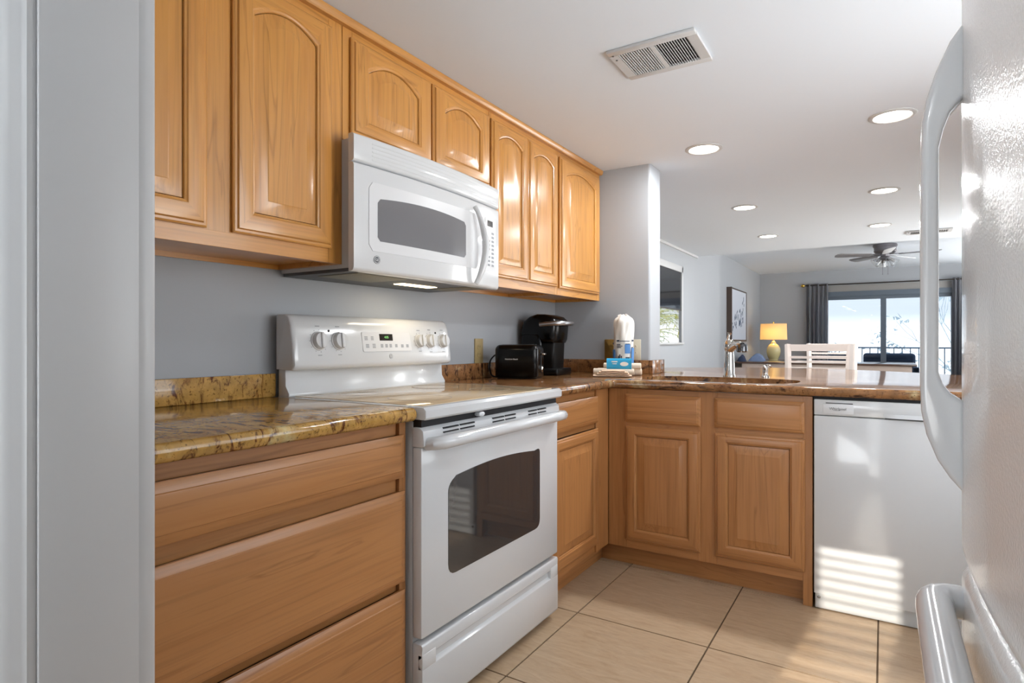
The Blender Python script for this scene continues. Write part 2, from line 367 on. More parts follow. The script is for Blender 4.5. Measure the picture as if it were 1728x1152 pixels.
# sliding glass door in the far wall
mb = B(.62, .70, 12.98, 13.1, 0, 1.95).box(2.78, 2.86, 12.98, 13.1, 0, 1.95).box(.62, 2.86, 12.98, 13.1, 1.90, 1.96).box(.62, 2.86, 12.98, 13.1, 0, .05).box(1.72, 1.81, 13.0, 13.08, .05, 1.90)
dr = struct('door_2', mb, M['frame'])
B(.70, 1.74, 13.045, 13.055, .05, 1.9).build('glass_pane', M['pane'], dr)
B(1.79, 2.78, 13.025, 13.035, .05, 1.9).build('glass_pane', M['pane'], dr)
struct('trim_4', B(.58, 2.9, 12.94, 13.0, 1.96, 2.05).box(.56, 2.92, 12.965, 13.0, 2.05, 2.17, m=1), [M['frame'], M['valance']])
# window behind the camera: frame only, with blinds as a thing of its own
bl = thing('window_blind', 'white horizontal slat blind in narrow window behind the camera', 'blind', (1.175, -1.62, .35))
sl = MB()
k = 0; z = .375
while z < 2.03:
    mx = Matrix.Translation((1.175, -1.63, z)) @ Matrix.Rotation(math.radians(40), 4, 'X')
    sl.box(-.142, .142, -.0125, .0125, -.001, .001, mx=mx); z += .043
sl.build('slats', M['blind'], bl)
B(1.033, 1.317, -1.65, -1.605, 2.02, 2.05).build('head_rail', M['blind'], bl)

# ------------------------------------------------------------------ recessed ceiling lights
LAB = ['recessed ceiling light right of the air vent, above the sink', 'large recessed ceiling light partly behind the fridge handle', 'recessed ceiling light just right of the grey stub wall, second in the left row',
       'recessed ceiling light second in the right row, right of the middle', 'smallest recessed ceiling light, farthest in the left row', 'recessed ceiling light nearest above the ceiling fan']
def light_disc(x, y, wat, label, group):
    t = thing('recessed_light', label, 'ceiling light', (x, y, 2.13), 0, group)
    MB().lathe([(.096, 0), (.096, -.003), (.092, -.006), (.078, -.007), (.074, -.003), (.074, 0)], (x, y, 2.13), 48).build('trim_ring', M['trim'], t)
    MB().lathe([(.074, -.0008), (.074, -.0032), (.0, -.0036)], (x, y, 2.13), 48).build('lens', M['lens'], t)
    d = bpy.data.lights.new('lamp', 'AREA'); d.shape = 'DISK'; d.size = .13; d.energy = wat; d.color = (.94, .975, 1)
    o = bpy.data.objects.new('lamp', d); C.objects.link(o); o.parent = t; o.location = (0, 0, -.012)
for (x, y), lb in zip(LAMPS, LAB): light_disc(x, y, LAMP_W, lb, 'recessed lights in the white ceiling')
for (x, y), lb in zip(FILL_LAMPS, ['added unseen fill light over the entry behind the camera']): light_disc(x, y, LAMP_W*.3, lb, 'added fill lights by the entry')

# air vents
def vent(x0, x1, y0, y1, label, split=True, n=18):
    t = thing('air_vent', label, 'vent', ((x0+x1)/2, (y0+y1)/2, 2.13))
    f = .032
    MB().box(x0, x1, y0, y0+f, 2.118, 2.13, bev=.003).box(x0, x1, y1-f, y1, 2.118, 2.13, bev=.003).box(x0, x0+f, y0+f, y1-f, 2.1185, 2.13).box(x1-f, x1, y0+f, y1-f, 2.1185, 2.13).box((x0+x1)/2-.008, (x0+x1)/2+.008, y0+f, y1-f, 2.119, 2.13).build('frame', M['trim'], t)
    B(x0+f, x1-f, y0+f, y1-f, 2.1285, 2.1298).build('duct_opening', M['dgrey'], t)
    xm = (x0+x1)/2; m1 = MB(); m2 = MB(); m3 = MB()
    NL = n//2+3
    for k in range(NL+1):
        u = x0+f+.004+(xm-.012-x0-f-.004)*k/NL
        m1.box(-.0008, .0008, y0+f, y1-f, -.0055, .0045, mx=Matrix.Translation((u, 0, 2.1235)) @ Matrix.Rotation(.12, 4, 'Y'))
        u = xm+.012+(x1-f-.004-xm-.012)*k/NL
        m2.box(-.0008, .0008, y0+f, y1-f, -.0045, .0045, mx=Matrix.Translation((u, 0, 2.1235)) @ Matrix.Rotation(-.55, 4, 'Y'))
    for k in range(7):
        v = y0+f+.01+(y1-y0-2*f-.02)*k/6
        m3.box(xm+.008, x1-f, v-.001, v+.001, 2.1265, 2.1285)
    m1.build('louvers', M['grey'], t); m2.build('louvers', M['grey'], t); m3.build('crossbars', M['dgrey'], t)
    for q in (-.018, .018): MB().lathe([(.0035, 0), (.0035, -.002), (0, -.0025)], (x0+.016, y0+.045+q, 2.118), 10).build('screw', M['dgrey'], t)
vent(.930, 1.240, 1.965, 2.215, 'white ceiling air vent with louvers above the stove aisle')
vent(1.95, 2.30, 6.65, 6.85, 'small far ceiling vent beside the fridge handle, near the ceiling fan', n=10)

# ------------------------------------------------------------------ cabinet doors and drawers
def opening(u0, u1, v0, v1, ins, rise, nt=16):
    u0 += ins; u1 -= ins; v0 += ins; v1 -= ins
    p = [(u0, v0), ((u0+u1)/2, v0), (u1, v0), (u1, v0+(v1-rise-v0)*.5)]
    for k in range(nt+1):
        a = k/nt; u = u1+(u0-u1)*a
        p.append((u, v1-rise*(2*a-1)**2 if rise else v1))
    p.append((u0, v0+(v1-rise-v0)*.5))
    return p
def rectloop(u0, u1, v0, v1, ins, nt=16): return opening(u0, u1, v0, v1, ins, 0, nt)
def cab_door(fn, u0, u1, v0, v1, rise, stile, rail, parent, wd, ax, name='door', label=None):
    """raised panel door; frame has vertical and horizontal grain, the panel is a child of the door"""
    iu0, iu1, iv0, iv1 = u0+stile, u1-stile, v0+rail, v1-rail*.8
    P = lambda lp, w: [fn(u, v, w) for u, v in lp]
    cu, cv = (iu0+iu1)/2, (iv0+iv1)/2
    def mfn(f):
        c = f.calc_center_median()
        z = c.z
        return 1 if (z < iv0+.002 or z > iv1-rise-.002) and abs((c.y if ax == 'y' else c.x)-cu) < (iu1-iu0)/2+.004 else 0
    loops = [P(rectloop(u0, u1, v0, v1, .004), 0), P(rectloop(u0, u1, v0, v1, 0), .003), P(rectloop(u0, u1, v0, v1, 0), .009), P(rectloop(u0, u1, v0, v1, .004), .012), P(rectloop(u0, u1, v0, v1, .010), .0125), P(rectloop(u0, u1, v0, v1, .013), .018), P(rectloop(u0, u1, v0, v1, .016), .0188),
             P(opening(iu0, iu1, iv0, iv1, -.010, rise), .0188), P(opening(iu0, iu1, iv0, iv1, -.007, rise), .016), P(opening(iu0, iu1, iv0, iv1, -.002, rise), .0145), P(opening(iu0, iu1, iv0, iv1, 0, rise), .010)]
    d = MB().loft(loops, cap1=False, mfn=mfn)
    o = d.build(name, [wd['z'], wd[ax]], parent, angle=22)
    pn = MB().loft([P(opening(iu0, iu1, iv0, iv1, .0015, rise), .002), P(opening(iu0, iu1, iv0, iv1, .0015, rise), .0095), P(opening(iu0, iu1, iv0, iv1, .004, rise), .0095), P(opening(iu0, iu1, iv0, iv1, .026 if iu1-iu0 < .2 else .036, rise*.8), .0165), P(opening(iu0, iu1, iv0, iv1, .029 if iu1-iu0 < .2 else .039, rise*.8), .0178)])
    pn.build('raised_panel', wd['z'], o, angle=20)
    if label: o['label'] = label
    return o
def drawer_front(fn, u0, u1, v0, v1, parent, wd, ax, lip=.022, name='drawer_front', label=None):
    P = lambda ins, w: [fn(u, v, w) for u, v in rectloop(u0, u1, v0, v1, ins)]
    mb = MB().loft([P(.003, 0), P(0, .003), P(0, .010), P(.004, .0125), P(lip-.005, .0165), P(lip-.002, .0172), P(lip, .0195), P(lip+.003, .020)])
    o = mb.build(name, wd[ax], parent, angle=20)
    if label: o['label'] = label
    return o
def carcass_upper(x1, y0, y1, z0, z1, parent):
    t = .018
    mb = B(.004, x1-.019, y0, y0+t, z0, z1).box(.004, x1-.019, y1-t, y1, z0, z1).box(.004, x1-.019, y0, y1, z1-t, z1).box(.004, x1-.019, y0, y1, z0+.016, z0+.034).box(.004, .012, y0, y1, z0, z1)
    mb.build('carcass', W['y'], parent)
def face_frame_L(x, stiles, rails, wd, parent, t=.019, rec=.0004):
    """stiles: (y0,y1,z0,z1); rails the same"""
    mb = MB()
    for s in stiles: mb.box(x-t, x, *s, bev=.0008, m=0, seg=1)
    for s in rails: mb.box(x-t, x-rec, *s, bev=.0008, m=1, seg=1)
    return mb.build('face_frame', [wd['z'], wd['y']], parent)

XU = .305
# upper cabinet left of the microwave
t = thing('wall_cabinet', 'honey oak wall cabinet with two arched doors, left of the microwave', 'cabinet', (.15, .93, 1.345))
carcass_upper(XU, .48, 1.316, 1.345, 2.118, t)
face_frame_L(XU, [(.48, .52, 1.345, 2.118), (.86, .945, 1.385, 2.06), (1.262, 1.316, 1.345, 2.118)], [(.52, 1.262, 1.345, 1.39), (.52, 1.262, 2.055, 2.118)], W, t)
cab_door(fL(XU), .50, .866, 1.388, 2.075, .038, .062, .062, t, W, 'y', label='arched oak door nearest the white jamb')
cab_door(fL(XU), .937, 1.268, 1.388, 2.075, .038, .062, .062, t, W, 'y', label='arched oak door beside the microwave')
# over the microwave
t = thing('wall_cabinet', 'short honey oak wall cabinet with two arched doors above the microwave', 'cabinet', (.15, 1.73, 1.75))
carcass_upper(XU, 1.318, 2.142, 1.745, 2.118, t)
face_frame_L(XU, [(1.318, 1.36, 1.745, 2.118), (1.735, 1.765, 1.785, 2.07), (2.125, 2.142, 1.745, 2.118)], [(1.36, 2.125, 1.745, 1.79), (1.36, 2.125, 2.065, 2.118)], W, t)
cab_door(fL(XU), 1.346, 1.744, 1.768, 2.078, .045, .075, .055, t, W, 'y')
cab_door(fL(XU), 1.752, 2.137, 1.768, 2.078, .045, .075, .055, t, W, 'y')
# right of the microwave
t = thing('wall_cabinet', 'honey oak wall cabinet with a pair of narrow arched doors, right of the microwave', 'cabinet', (.15, 2.46, 1.345))
carcass_upper(XU, 2.144, 2.784, 1.345, 2.118, t)
face_frame_L(XU, [(2.144, 2.165, 1.345, 2.118), (2.76, 2.784, 1.345, 2.118)], [(2.165, 2.76, 1.345, 1.39), (2.165, 2.76, 2.06, 2.118)], W, t)
cab_door(fL(XU), 2.152, 2.461, 1.386, 2.075, .032, .055, .062, t, W, 'y')
cab_door(fL(XU), 2.464, 2.770, 1.386, 2.075, .032, .055, .062, t, W, 'y')
t = thing('wall_cabinet', 'honey oak wall cabinet with one arched door against the grey stub wall', 'cabinet', (.15, 3.06, 1.345))
carcass_upper(XU, 2.786, 3.336, 1.345, 2.118, t)
face_frame_L(XU, [(2.786, 2.83, 1.345, 2.118), (3.29, 3.336, 1.345, 2.118)], [(2.83, 3.29, 1.345, 1.39), (2.83, 3.29, 2.06, 2.118)], W, t)
cab_door(fL(XU), 2.798, 3.312, 1.382, 2.078, .038, .075, .062, t, W, 'y')
mb = MB().prism([(.30, 2.104), (.322, 2.104), (.328, 2.112), (.330, 2.1285), (.30, 2.1285)], lambda u, v, w: Vector((u, w, v)), .48, 3.336)
tag(mb.build('crown_moulding', W['y']), 'thin oak moulding strip along the ceiling above the wall cabinets', 'moulding')

# base cabinet left with three drawers
XB = .61
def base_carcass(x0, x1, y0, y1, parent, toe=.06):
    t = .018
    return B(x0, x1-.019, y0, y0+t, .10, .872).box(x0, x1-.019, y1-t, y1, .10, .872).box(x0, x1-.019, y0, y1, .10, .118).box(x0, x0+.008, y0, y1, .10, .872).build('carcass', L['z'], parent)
t = thing('base_cabinet', 'cool-lit oak base cabinet with three wide drawers, left of the stove', 'cabinet', (.31, .88, 0))
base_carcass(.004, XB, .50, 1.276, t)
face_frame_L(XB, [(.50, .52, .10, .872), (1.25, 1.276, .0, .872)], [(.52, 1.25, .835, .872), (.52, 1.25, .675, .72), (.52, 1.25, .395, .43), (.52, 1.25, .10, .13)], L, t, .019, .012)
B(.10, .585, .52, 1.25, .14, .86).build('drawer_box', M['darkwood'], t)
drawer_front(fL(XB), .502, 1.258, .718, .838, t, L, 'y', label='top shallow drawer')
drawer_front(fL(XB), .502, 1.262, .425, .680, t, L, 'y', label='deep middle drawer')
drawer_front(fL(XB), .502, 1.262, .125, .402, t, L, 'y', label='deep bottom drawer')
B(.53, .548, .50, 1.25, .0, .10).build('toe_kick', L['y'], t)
# base cabinet right of the stove
t = thing('base_cabinet', 'narrow cool-lit oak base cabinet with one drawer and door, right of the stove', 'cabinet', (.31, 2.44, 0))
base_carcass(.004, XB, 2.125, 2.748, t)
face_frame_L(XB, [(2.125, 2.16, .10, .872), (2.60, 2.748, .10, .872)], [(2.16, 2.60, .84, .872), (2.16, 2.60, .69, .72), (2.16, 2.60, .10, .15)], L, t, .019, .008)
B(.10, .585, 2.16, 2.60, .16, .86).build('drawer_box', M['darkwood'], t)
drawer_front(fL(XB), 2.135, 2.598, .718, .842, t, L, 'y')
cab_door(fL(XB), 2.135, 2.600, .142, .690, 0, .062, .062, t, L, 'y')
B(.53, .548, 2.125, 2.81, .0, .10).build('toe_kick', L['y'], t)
# sink base in the peninsula
YP = 2.75
t = thing('sink_cabinet', 'cool-lit oak sink base cabinet with two doors below two false drawer fronts', 'cabinet', (1.06, 3.03, 0))
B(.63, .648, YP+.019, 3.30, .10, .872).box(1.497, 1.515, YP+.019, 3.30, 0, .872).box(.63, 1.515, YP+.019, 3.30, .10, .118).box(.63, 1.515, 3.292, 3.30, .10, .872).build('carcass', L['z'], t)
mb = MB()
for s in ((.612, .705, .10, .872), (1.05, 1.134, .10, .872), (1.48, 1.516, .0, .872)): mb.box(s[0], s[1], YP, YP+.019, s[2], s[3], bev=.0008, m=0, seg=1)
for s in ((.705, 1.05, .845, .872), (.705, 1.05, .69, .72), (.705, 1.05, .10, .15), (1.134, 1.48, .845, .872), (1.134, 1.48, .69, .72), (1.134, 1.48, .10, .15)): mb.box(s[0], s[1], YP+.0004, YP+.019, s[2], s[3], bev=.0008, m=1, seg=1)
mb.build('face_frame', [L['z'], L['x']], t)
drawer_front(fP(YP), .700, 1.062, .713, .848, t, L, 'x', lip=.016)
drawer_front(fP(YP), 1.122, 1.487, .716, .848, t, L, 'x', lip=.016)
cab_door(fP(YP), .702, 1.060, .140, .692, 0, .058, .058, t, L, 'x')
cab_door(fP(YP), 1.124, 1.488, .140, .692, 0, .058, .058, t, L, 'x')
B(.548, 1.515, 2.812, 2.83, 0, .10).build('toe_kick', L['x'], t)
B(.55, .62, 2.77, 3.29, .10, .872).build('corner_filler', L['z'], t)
# end cabinet between the dishwasher and the right wall, and the low wall under the bar
t = thing('end_cabinet', 'cool-lit oak end panel cabinet right of the dishwasher, behind the fridge', 'cabinet', (2.39, 3.03, 0))
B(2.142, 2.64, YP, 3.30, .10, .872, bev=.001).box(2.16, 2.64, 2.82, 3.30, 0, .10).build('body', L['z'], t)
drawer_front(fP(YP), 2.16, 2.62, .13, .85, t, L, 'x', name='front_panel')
struct('wall_knee', B(.62, 2.64, 3.31, 3.43, 0, .872), M['wall'])

# ------------------------------------------------------------------ granite worktops
def inset_poly(p, d):
    n = len(p); out = []
    for i in range(n):
        a, b_, c = Vector(p[i-1]), Vector(p[i]), Vector(p[(i+1) % n])
        e1 = (b_-a).normalized(); e2 = (c-b_).normalized()
        n1 = Vector((-e1.y, e1.x)); n2 = Vector((-e2.y, e2.x))
        m_ = (n1+n2); k = m_.length
        m_ = m_/k if k > 1e-6 else n1
        out.append(b_ + m_*(d/max(.35, m_.dot(n1))))
    return out
def slab(poly, hole, z0, z1, r):
    """counter-clockwise outline, bullnose all round, optional hole outline"""
    b = bmesh.new(); prof = []
    for k in range(9):
        a = -PI/2+PI*k/8; prof.append((r*(1-math.cos(a)), (z0+z1)/2+(z1-z0)/2*math.sin(a)))
    rows = [[b.verts.new((q.x, q.y, z)) for q in inset_poly(poly, d)] for d, z in prof]
    n = len(poly)
    for i in range(len(rows)-1):
        for k in range(n): b.faces.new((rows[i][k], rows[i][(k+1) % n], rows[i+1][(k+1) % n], rows[i+1][k]))
    hr = [[b.verts.new((u, v, z)) for u, v in hole] for z in (z0, z1)] if hole else None
    if hole:
        h = len(hole)
        for k in range(h): b.faces.new((hr[0][k], hr[1][k], hr[1][(k+1) % h], hr[0][(k+1) % h]))
    for row, idx in ((rows[0], 0), (rows[-1], 1)):
        es = [b.edges.get((row[k], row[(k+1) % n])) for k in range(n)]
        if hole: es += [b.edges.get((hr[idx][k], hr[idx][(k+1) % len(hole)])) for k in range(len(hole))]
        bmesh.ops.triangle_fill(b, use_beauty=True, use_dissolve=False, edges=es, normal=(0, 0, 1))
    mb = MB(); mb._merge(b, 0); return mb
ZC0, ZC1 = .876, .914
def smooth_curve(pts, n=6):
    out = []
    for i in range(len(pts)-1):
        p0 = Vector(pts[max(i-1, 0)]); p1 = Vector(pts[i]); p2 = Vector(pts[i+1]); p3 = Vector(pts[min(i+2, len(pts)-1)])
        for k in range(n):
            t_ = k/n
            out.append(tuple(.5*((2*p1)+(p2-p0)*t_+(2*p0-5*p1+4*p2-p3)*t_*t_+(3*p1-p0-3*p2+p3)*t_**3)))
    out.append(tuple(pts[-1])); return out
t = thing('countertop', 'golden granite countertop with brown veins, left of the stove', 'countertop', (.33, .88, ZC0))
slab([(.004, .50), (.655, .50), (.655, 1.272), (.645, 1.282), (.004, 1.282)], None, ZC0, ZC1, .014).build('slab', M['granite'], t)
tag(B(.003, .022, .50, 1.282, ZC1, .992, bev=.002).build('backsplash', M['granite']), 'golden granite backsplash strip on the wall left of the stove', 'backsplash')
arc = smooth_curve([(2.63, 3.35), (2.42, 3.75), (2.2, 4.05), (1.96, 4.28), (1.6, 4.52), (1.2, 4.58), (.79, 4.43), (.48, 4.22), (.36, 3.95)])
outline = [(.004, 2.122), (.655, 2.122), (.655, 2.70), (.66, 2.708), (.668, 2.712), (2.63, 2.712)] + arc + [(.36, 3.545), (.645, 3.545), (.645, 3.335), (.004, 3.335)]
hole = []
for k in range(48):
    a = 2*PI*k/48; c_, s_ = math.cos(a), math.sin(a); e_ = .62
    hole.append((1.08+.36*math.copysign(abs(c_)**e_, c_), 3.005+.20*math.copysign(abs(s_)**e_, s_)))
t = thing('countertop', 'polished brown granite peninsula countertop with sink cutout and rounded bar end', 'countertop', (1.3, 3.2, ZC0))
slab(outline, hole, ZC0, ZC1, .014).build('slab', M['granite2'], t)
tag(B(.003, .022, 2.125, 3.336, ZC1, .990, bev=.002).build('backsplash', M['granite2']), 'brown granite backsplash strip behind the black toaster and coffee maker', 'backsplash')
tag(B(.024, .62, 3.316, 3.336, ZC1, .992, bev=.002).build('backsplash', M['granite2']), 'brown granite backsplash strip on the stub wall behind the paper cups', 'backsplash')
tag(B(.622, .643, 3.316, 3.535, ZC1, .992, bev=.002).build('backsplash', M['granite2']), 'short granite backsplash piece wrapping the rounded end of the stub wall', 'backsplash')
# undermount sink
t = thing('sink', 'stainless steel undermount sink set into the brown granite peninsula', 'sink', (1.08, 3.005, .70))
def scl(l, k, z): return [Vector((1.08+(u-1.08)*k, 3.005+(v-3.005)*k, z)) for u, v in l]
MB().loft([scl(hole, 1.06, .8755), scl(hole, 1.005, .8755), scl(hole, .985, .86), scl(hole, .96, .72), scl(hole, .90, .70), scl(hole, .12, .697), scl(hole, .12, .694), scl(hole, .91, .696), scl(hole, .975, .716), scl(hole, 1.0, .858), scl(hole, 1.06, .868)], closed=True).build('basin', M['steel'], t)
MB().lathe([(.05, .699), (.05, .702), (.04, .703), (.03, .70), (0, .70)], (1.08, 3.005, 0), 24).build('drain', M['drain'], t)

# ------------------------------------------------------------------ stove
t = thing('stove', 'white electric range with dark oven window and glass cooktop', 'stove', (.34, 1.70, 0))
Y0, Y1 = 1.288, 2.112
B(.03, .625, Y0, Y1, .03, .872, bev=.003).box(.06, .60, Y0+.02, Y1-.02, 0, .03).build('body', M['grey'], t)
B(.05, .655, Y0+.004, Y1-.004, .845, .884).build('front_gap', M['seam'], t)
o = MB().prism([(.03, .878), (.672, .878), (.678, .884), (.678, .905), (.668, .914), (.03, .914)], lambda u, v, w: Vector((u, w, v)), Y0-.004, Y1+.004, bev=.003).build('cooktop', M['white'], t)
B(.075, .645, Y0+.022, Y1-.022, .912, .9155, bev=.001).build('glass_surface', M['cook'], o)
for (x, y, r) in ((.20, 1.50, .075), (.205, 1.90, .095), (.47, 1.50, .105), (.47, 1.91, .08)):
    mb = MB()
    def circ(r, z): return [Vector((x+r*math.cos(2*PI*k/48), y+r*math.sin(2*PI*k/48), z)) for k in range(48)]
    mb.loft([circ(r, .9154), circ(r, .9157), circ(r-.0025, .9157), circ(r-.0025, .9154)], closed=True).build('burner_ring', M['ring'], o)
# oven door
dY0, dY1 = Y0-.004, Y1-.002
d = MB().box(.628, .662, dY0, dY1, .258, .80, bev=.006).build('oven_door', M['white'], t)
MB().prism([(.628, .800), (.664, .800), (.672, .806), (.668, .846), (.655, .856), (.628, .856)], lambda u, v, w: Vector((u, w, v)), dY0, dY1, bev=.003).build('door_trim', M['white'], d)
wl = [(u, v) for u, v in opening(1.405, 1.962, .400, .725, 0, .075, 20)]
def rounded(poly, r=.02, n=4):
    out = []; N = len(poly)
    for i in range(N):
        a, b_, c = Vector(poly[i-1]), Vector(poly[i]), Vector(poly[(i+1) % N])
        d1 = (a-b_); d2 = (c-b_)
        if d1.length < 1e-6 or d2.length < 1e-6: continue
        if abs(d1.normalized().dot(d2.normalized())) > .8: out.append(tuple(b_)); continue
        rr = min(r, d1.length*.5, d2.length*.5); s_, e_ = b_+d1.normalized()*rr, b_+d2.normalized()*rr
        for k in range(n+1):
            q = k/n; out.append(tuple((1-q)**2*s_+2*q*(1-q)*b_+q*q*e_))
    return out
wpoly = rounded([(1.405, .400), (1.962, .400), (1.962, .700)] + [(1.962-(1.962-1.405)*k/14, .690+.018*math.sin(PI*min(1, k/14*1.0)) - .0*(k/14)) for k in range(1, 14)] + [(1.405, .670)], .035)
MB().prism(wpoly, fL(.6615), 0, .002).build('oven_window', M['oven_glass'], d)
# handle with curved ends
pts = [(.664, dY0+.022, .808), (.690, dY0+.024, .812), (.708, dY0+.045, .814)] + [(.712, dY0+.09+k*(dY1-dY0-.18)/6, .815) for k in range(7)] + [(.708, dY1-.045, .814), (.690, dY1-.024, .812), (.664, dY1-.022, .808)]
MB().tube(pts, [.018, .019] + [.0195]*(len(pts)-4) + [.019, .018], 16).build('handle', M['white'], d)
for (a, b2) in ((1.372, 1.445), (1.455, 1.528), (1.632, 1.70), (1.71, 1.775), (1.866, 1.925), (1.935, 1.995)):
    for z in (.834, .846): B(.660, .6722, a, b2, z-.002, z+.002).build('vent_slot', M['seam'], d)
MB().lathe([(.013, -.01), (.013, .008), (.009, .011), (0, .012)], (.668, 1.562, .868), 20, mx=Matrix.Rotation(PI/2, 4, 'Y') @ Matrix.Diagonal((.6, 1.2, 1, 1))).build('latch', M['whitepl'], t)
# storage drawer with an indented ledge
dd = MB().prism([(.628, .03), (.660, .03), (.664, .04), (.664, .172), (.652, .180), (.650, .196), (.662, .206), (.664, .235), (.660, .242), (.628, .242)], lambda u, v, w: Vector((u, w, v)), Y0-.002, Y1-.004, bev=.002).build('storage_drawer', M['white'], t)
B(.645, .664, Y0-.002, Y0+.06, .168, .215, bev=.004).build('drawer_end', M['white'], dd)
B(.645, .664, Y1-.064, Y1-.004, .168, .215, bev=.004).build('drawer_end', M['white'], dd)
# backguard: sloped riser and console
MB().prism([(.03, .90), (.085, .914), (.085, .925), (.068, .95), (.065, 1.012), (.03, 1.012)], lambda u, v, w: Vector((u, w, v)), Y0-.002, Y1+.006, bev=.003).build('riser', M['white'], t)
prof = [(.025, 1.005), (.105, 1.003), (.116, 1.010), (.119, 1.022), (.112, 1.09), (.100, 1.155), (.088, 1.182), (.070, 1.192), (.025, 1.192)]
loops = []
for w_, s_ in ((Y0-.006, .90), (Y0-.002, .97), (Y0+.012, 1), (Y0+.03, 1.0), (Y1-.03, 1.0), (Y1-.008, 1), (Y1+.006, .97), (Y1+.010, .90)):
    loops.append([Vector((.025+(u-.025)*s_, w_, 1.10+(v-1.10)*(s_*.15+.85))) for u, v in prof])
con = MB().loft(loops).build('control_console', M['white'], t, angle=45)
def conx(z):  # console face
    for (xa, za), (xb, zb) in zip(prof[3:6], prof[4:7]):
        if za <= z <= zb: return xa+(xb-xa)*(z-za)/(zb-za)
    return .119
def fC(y, z):
    x = conx(z); tilt = .15
    return lambda u, v, w: Vector((x+w*.99-v*tilt, y+u, z+v+w*tilt))
TIL = Matrix.Rotation(PI/2-.15, 4, 'Y')
for i, (y, r) in enumerate(((1.388, .030), (1.477, .030), (1.913, .026), (1.982, .028), (2.068, .028))):
    x = conx(1.102)
    kb = MB().lathe([(r*1.12, 0), (r*1.12, .003), (r, .005), (r*.93, .018), (r*.88, .021), (0, .021)], (x, y, 1.102), 28, mx=TIL).build('knob', M['knob'], con)
    f_ = fC(y, 1.102)
    MB().prism([(-.006, -r*.88), (.006, -r*.88), (.0045, r*.88), (-.0045, r*.88)], f_, .018, .027, bev=.002).build('knob_grip', M['knob'], kb)
mk = MB()
for (y, r) in ((1.388, .030), (1.477, .030), (1.913, .026), (1.982, .028), (2.068, .028)):
    for k in range(11):
        a = 2*PI*(k+.5)/11
        if .9 < a < 1.0: continue
        mk.prism([(r*1.28*math.cos(a)-.0013, r*1.28*math.sin(a)-.0013), (r*1.28*math.cos(a)+.0013, r*1.28*math.sin(a)-.0013), (r*1.28*math.cos(a)+.0013, r*1.28*math.sin(a)+.0013), (r*1.28*math.cos(a)-.0013, r*1.28*math.sin(a)+.0013)], fC(y, 1.102), .0005, .0012)
    mk.prism([(-.008, -r*1.7), (.008, -r*1.7), (.008, -r*1.7+.003), (-.008, -r*1.7+.003)], fC(y, 1.102), .0005, .0012)
    mk.prism([(-.010, r*1.65), (.008, r*1.65), (.008, r*1.65+.003), (-.010, r*1.65+.003)], fC(y, 1.102), .0005, .0012)
for y in (1.437, 2.025): MB().lathe([(.0045, 0), (.0045, .0015), (0, .002)], (conx(1.137), y, 1.137), 16, mx=TIL).build('indicator_light', M['seam'], con)
mk.build('dial_markings', M['midink'], con)
kp = MB().prism(rounded([(-.135, -.037), (.135, -.037), (.130, .037), (-.135, .037)], .006), fC(1.725, 1.099), -.004, .0012).build('keypad', M['whitepl'], con)
mb = MB().prism([(-.0365, -.013), (.0365, -.013), (.0365, .013), (-.0365, .013)], fC(1.717, 1.116), .0005, .002); mb.build('clock_display', M['disp'], con)
mb = MB(); f0 = fC(1.719, 1.116); mb.text('4:05', .0135, lambda u, v, w: f0(u, v, w+.0021)); mb.build('clock_digits', M['green'], con)
mb = MB()
for (y, z, w_, h_) in ((1.61, 1.112, .012, .016), (1.642, 1.112, .010, .016), (1.614, 1.083, .011, .015), (1.648, 1.083, .011, .018), (1.69, 1.083, .009, .014), (1.715, 1.083, .009, .014), (1.738, 1.083, .009, .014), (1.770, 1.083, .009, .013), (1.80, 1.114, .010, .013), (1.83, 1.114, .010, .012), (1.805, 1.082, .010, .013), (1.835, 1.082, .010, .013)):
    f_ = fC(y, z)
    for q in (-.33, 0, .33): mb.prism([(-w_*.7, h_*q-.0018), (w_*.7, h_*q-.0018), (w_*.7, h_*q+.0018), (-w_*.7, h_*q+.0018)], f_, .0008, .0017)
for (y, z, w_) in ((1.622, 1.128, .024), (1.817, 1.128, .022), (1.822, 1.069, .022)): mb.prism([(-w_, -.0012), (w_, -.0012), (w_, .0012), (-w_, .0012)], fC(y, z), .0008, .0017)
mb.build('keypad_print', M['midink'], con)
def roundel(fn, r, parent, dark='midink', lightm='whitepl'):
    c = [(r*math.cos(2*PI*k/28), r*math.sin(2*PI*k/28)) for k in range(28)]
    lg = MB().prism(c, fn, .0003, .0012).build('round_emblem', M[dark], parent)
    mb = MB(); ring = lambda rr, w: [fn(rr*math.cos(2*PI*k/28), rr*math.sin(2*PI*k/28), w) for k in range(28)]
    mb.loft([ring(r*.88, .001), ring(r*.88, .0016), ring(r*.76, .0016), ring(r*.76, .001)], closed=True)
    mb.text('GE', r*.95, lambda u, v, w: fn(u, v, w+.0012))
    mb.build('emblem_script', M[lightm], lg)
roundel(fC(1.737, 1.042), .010, con)

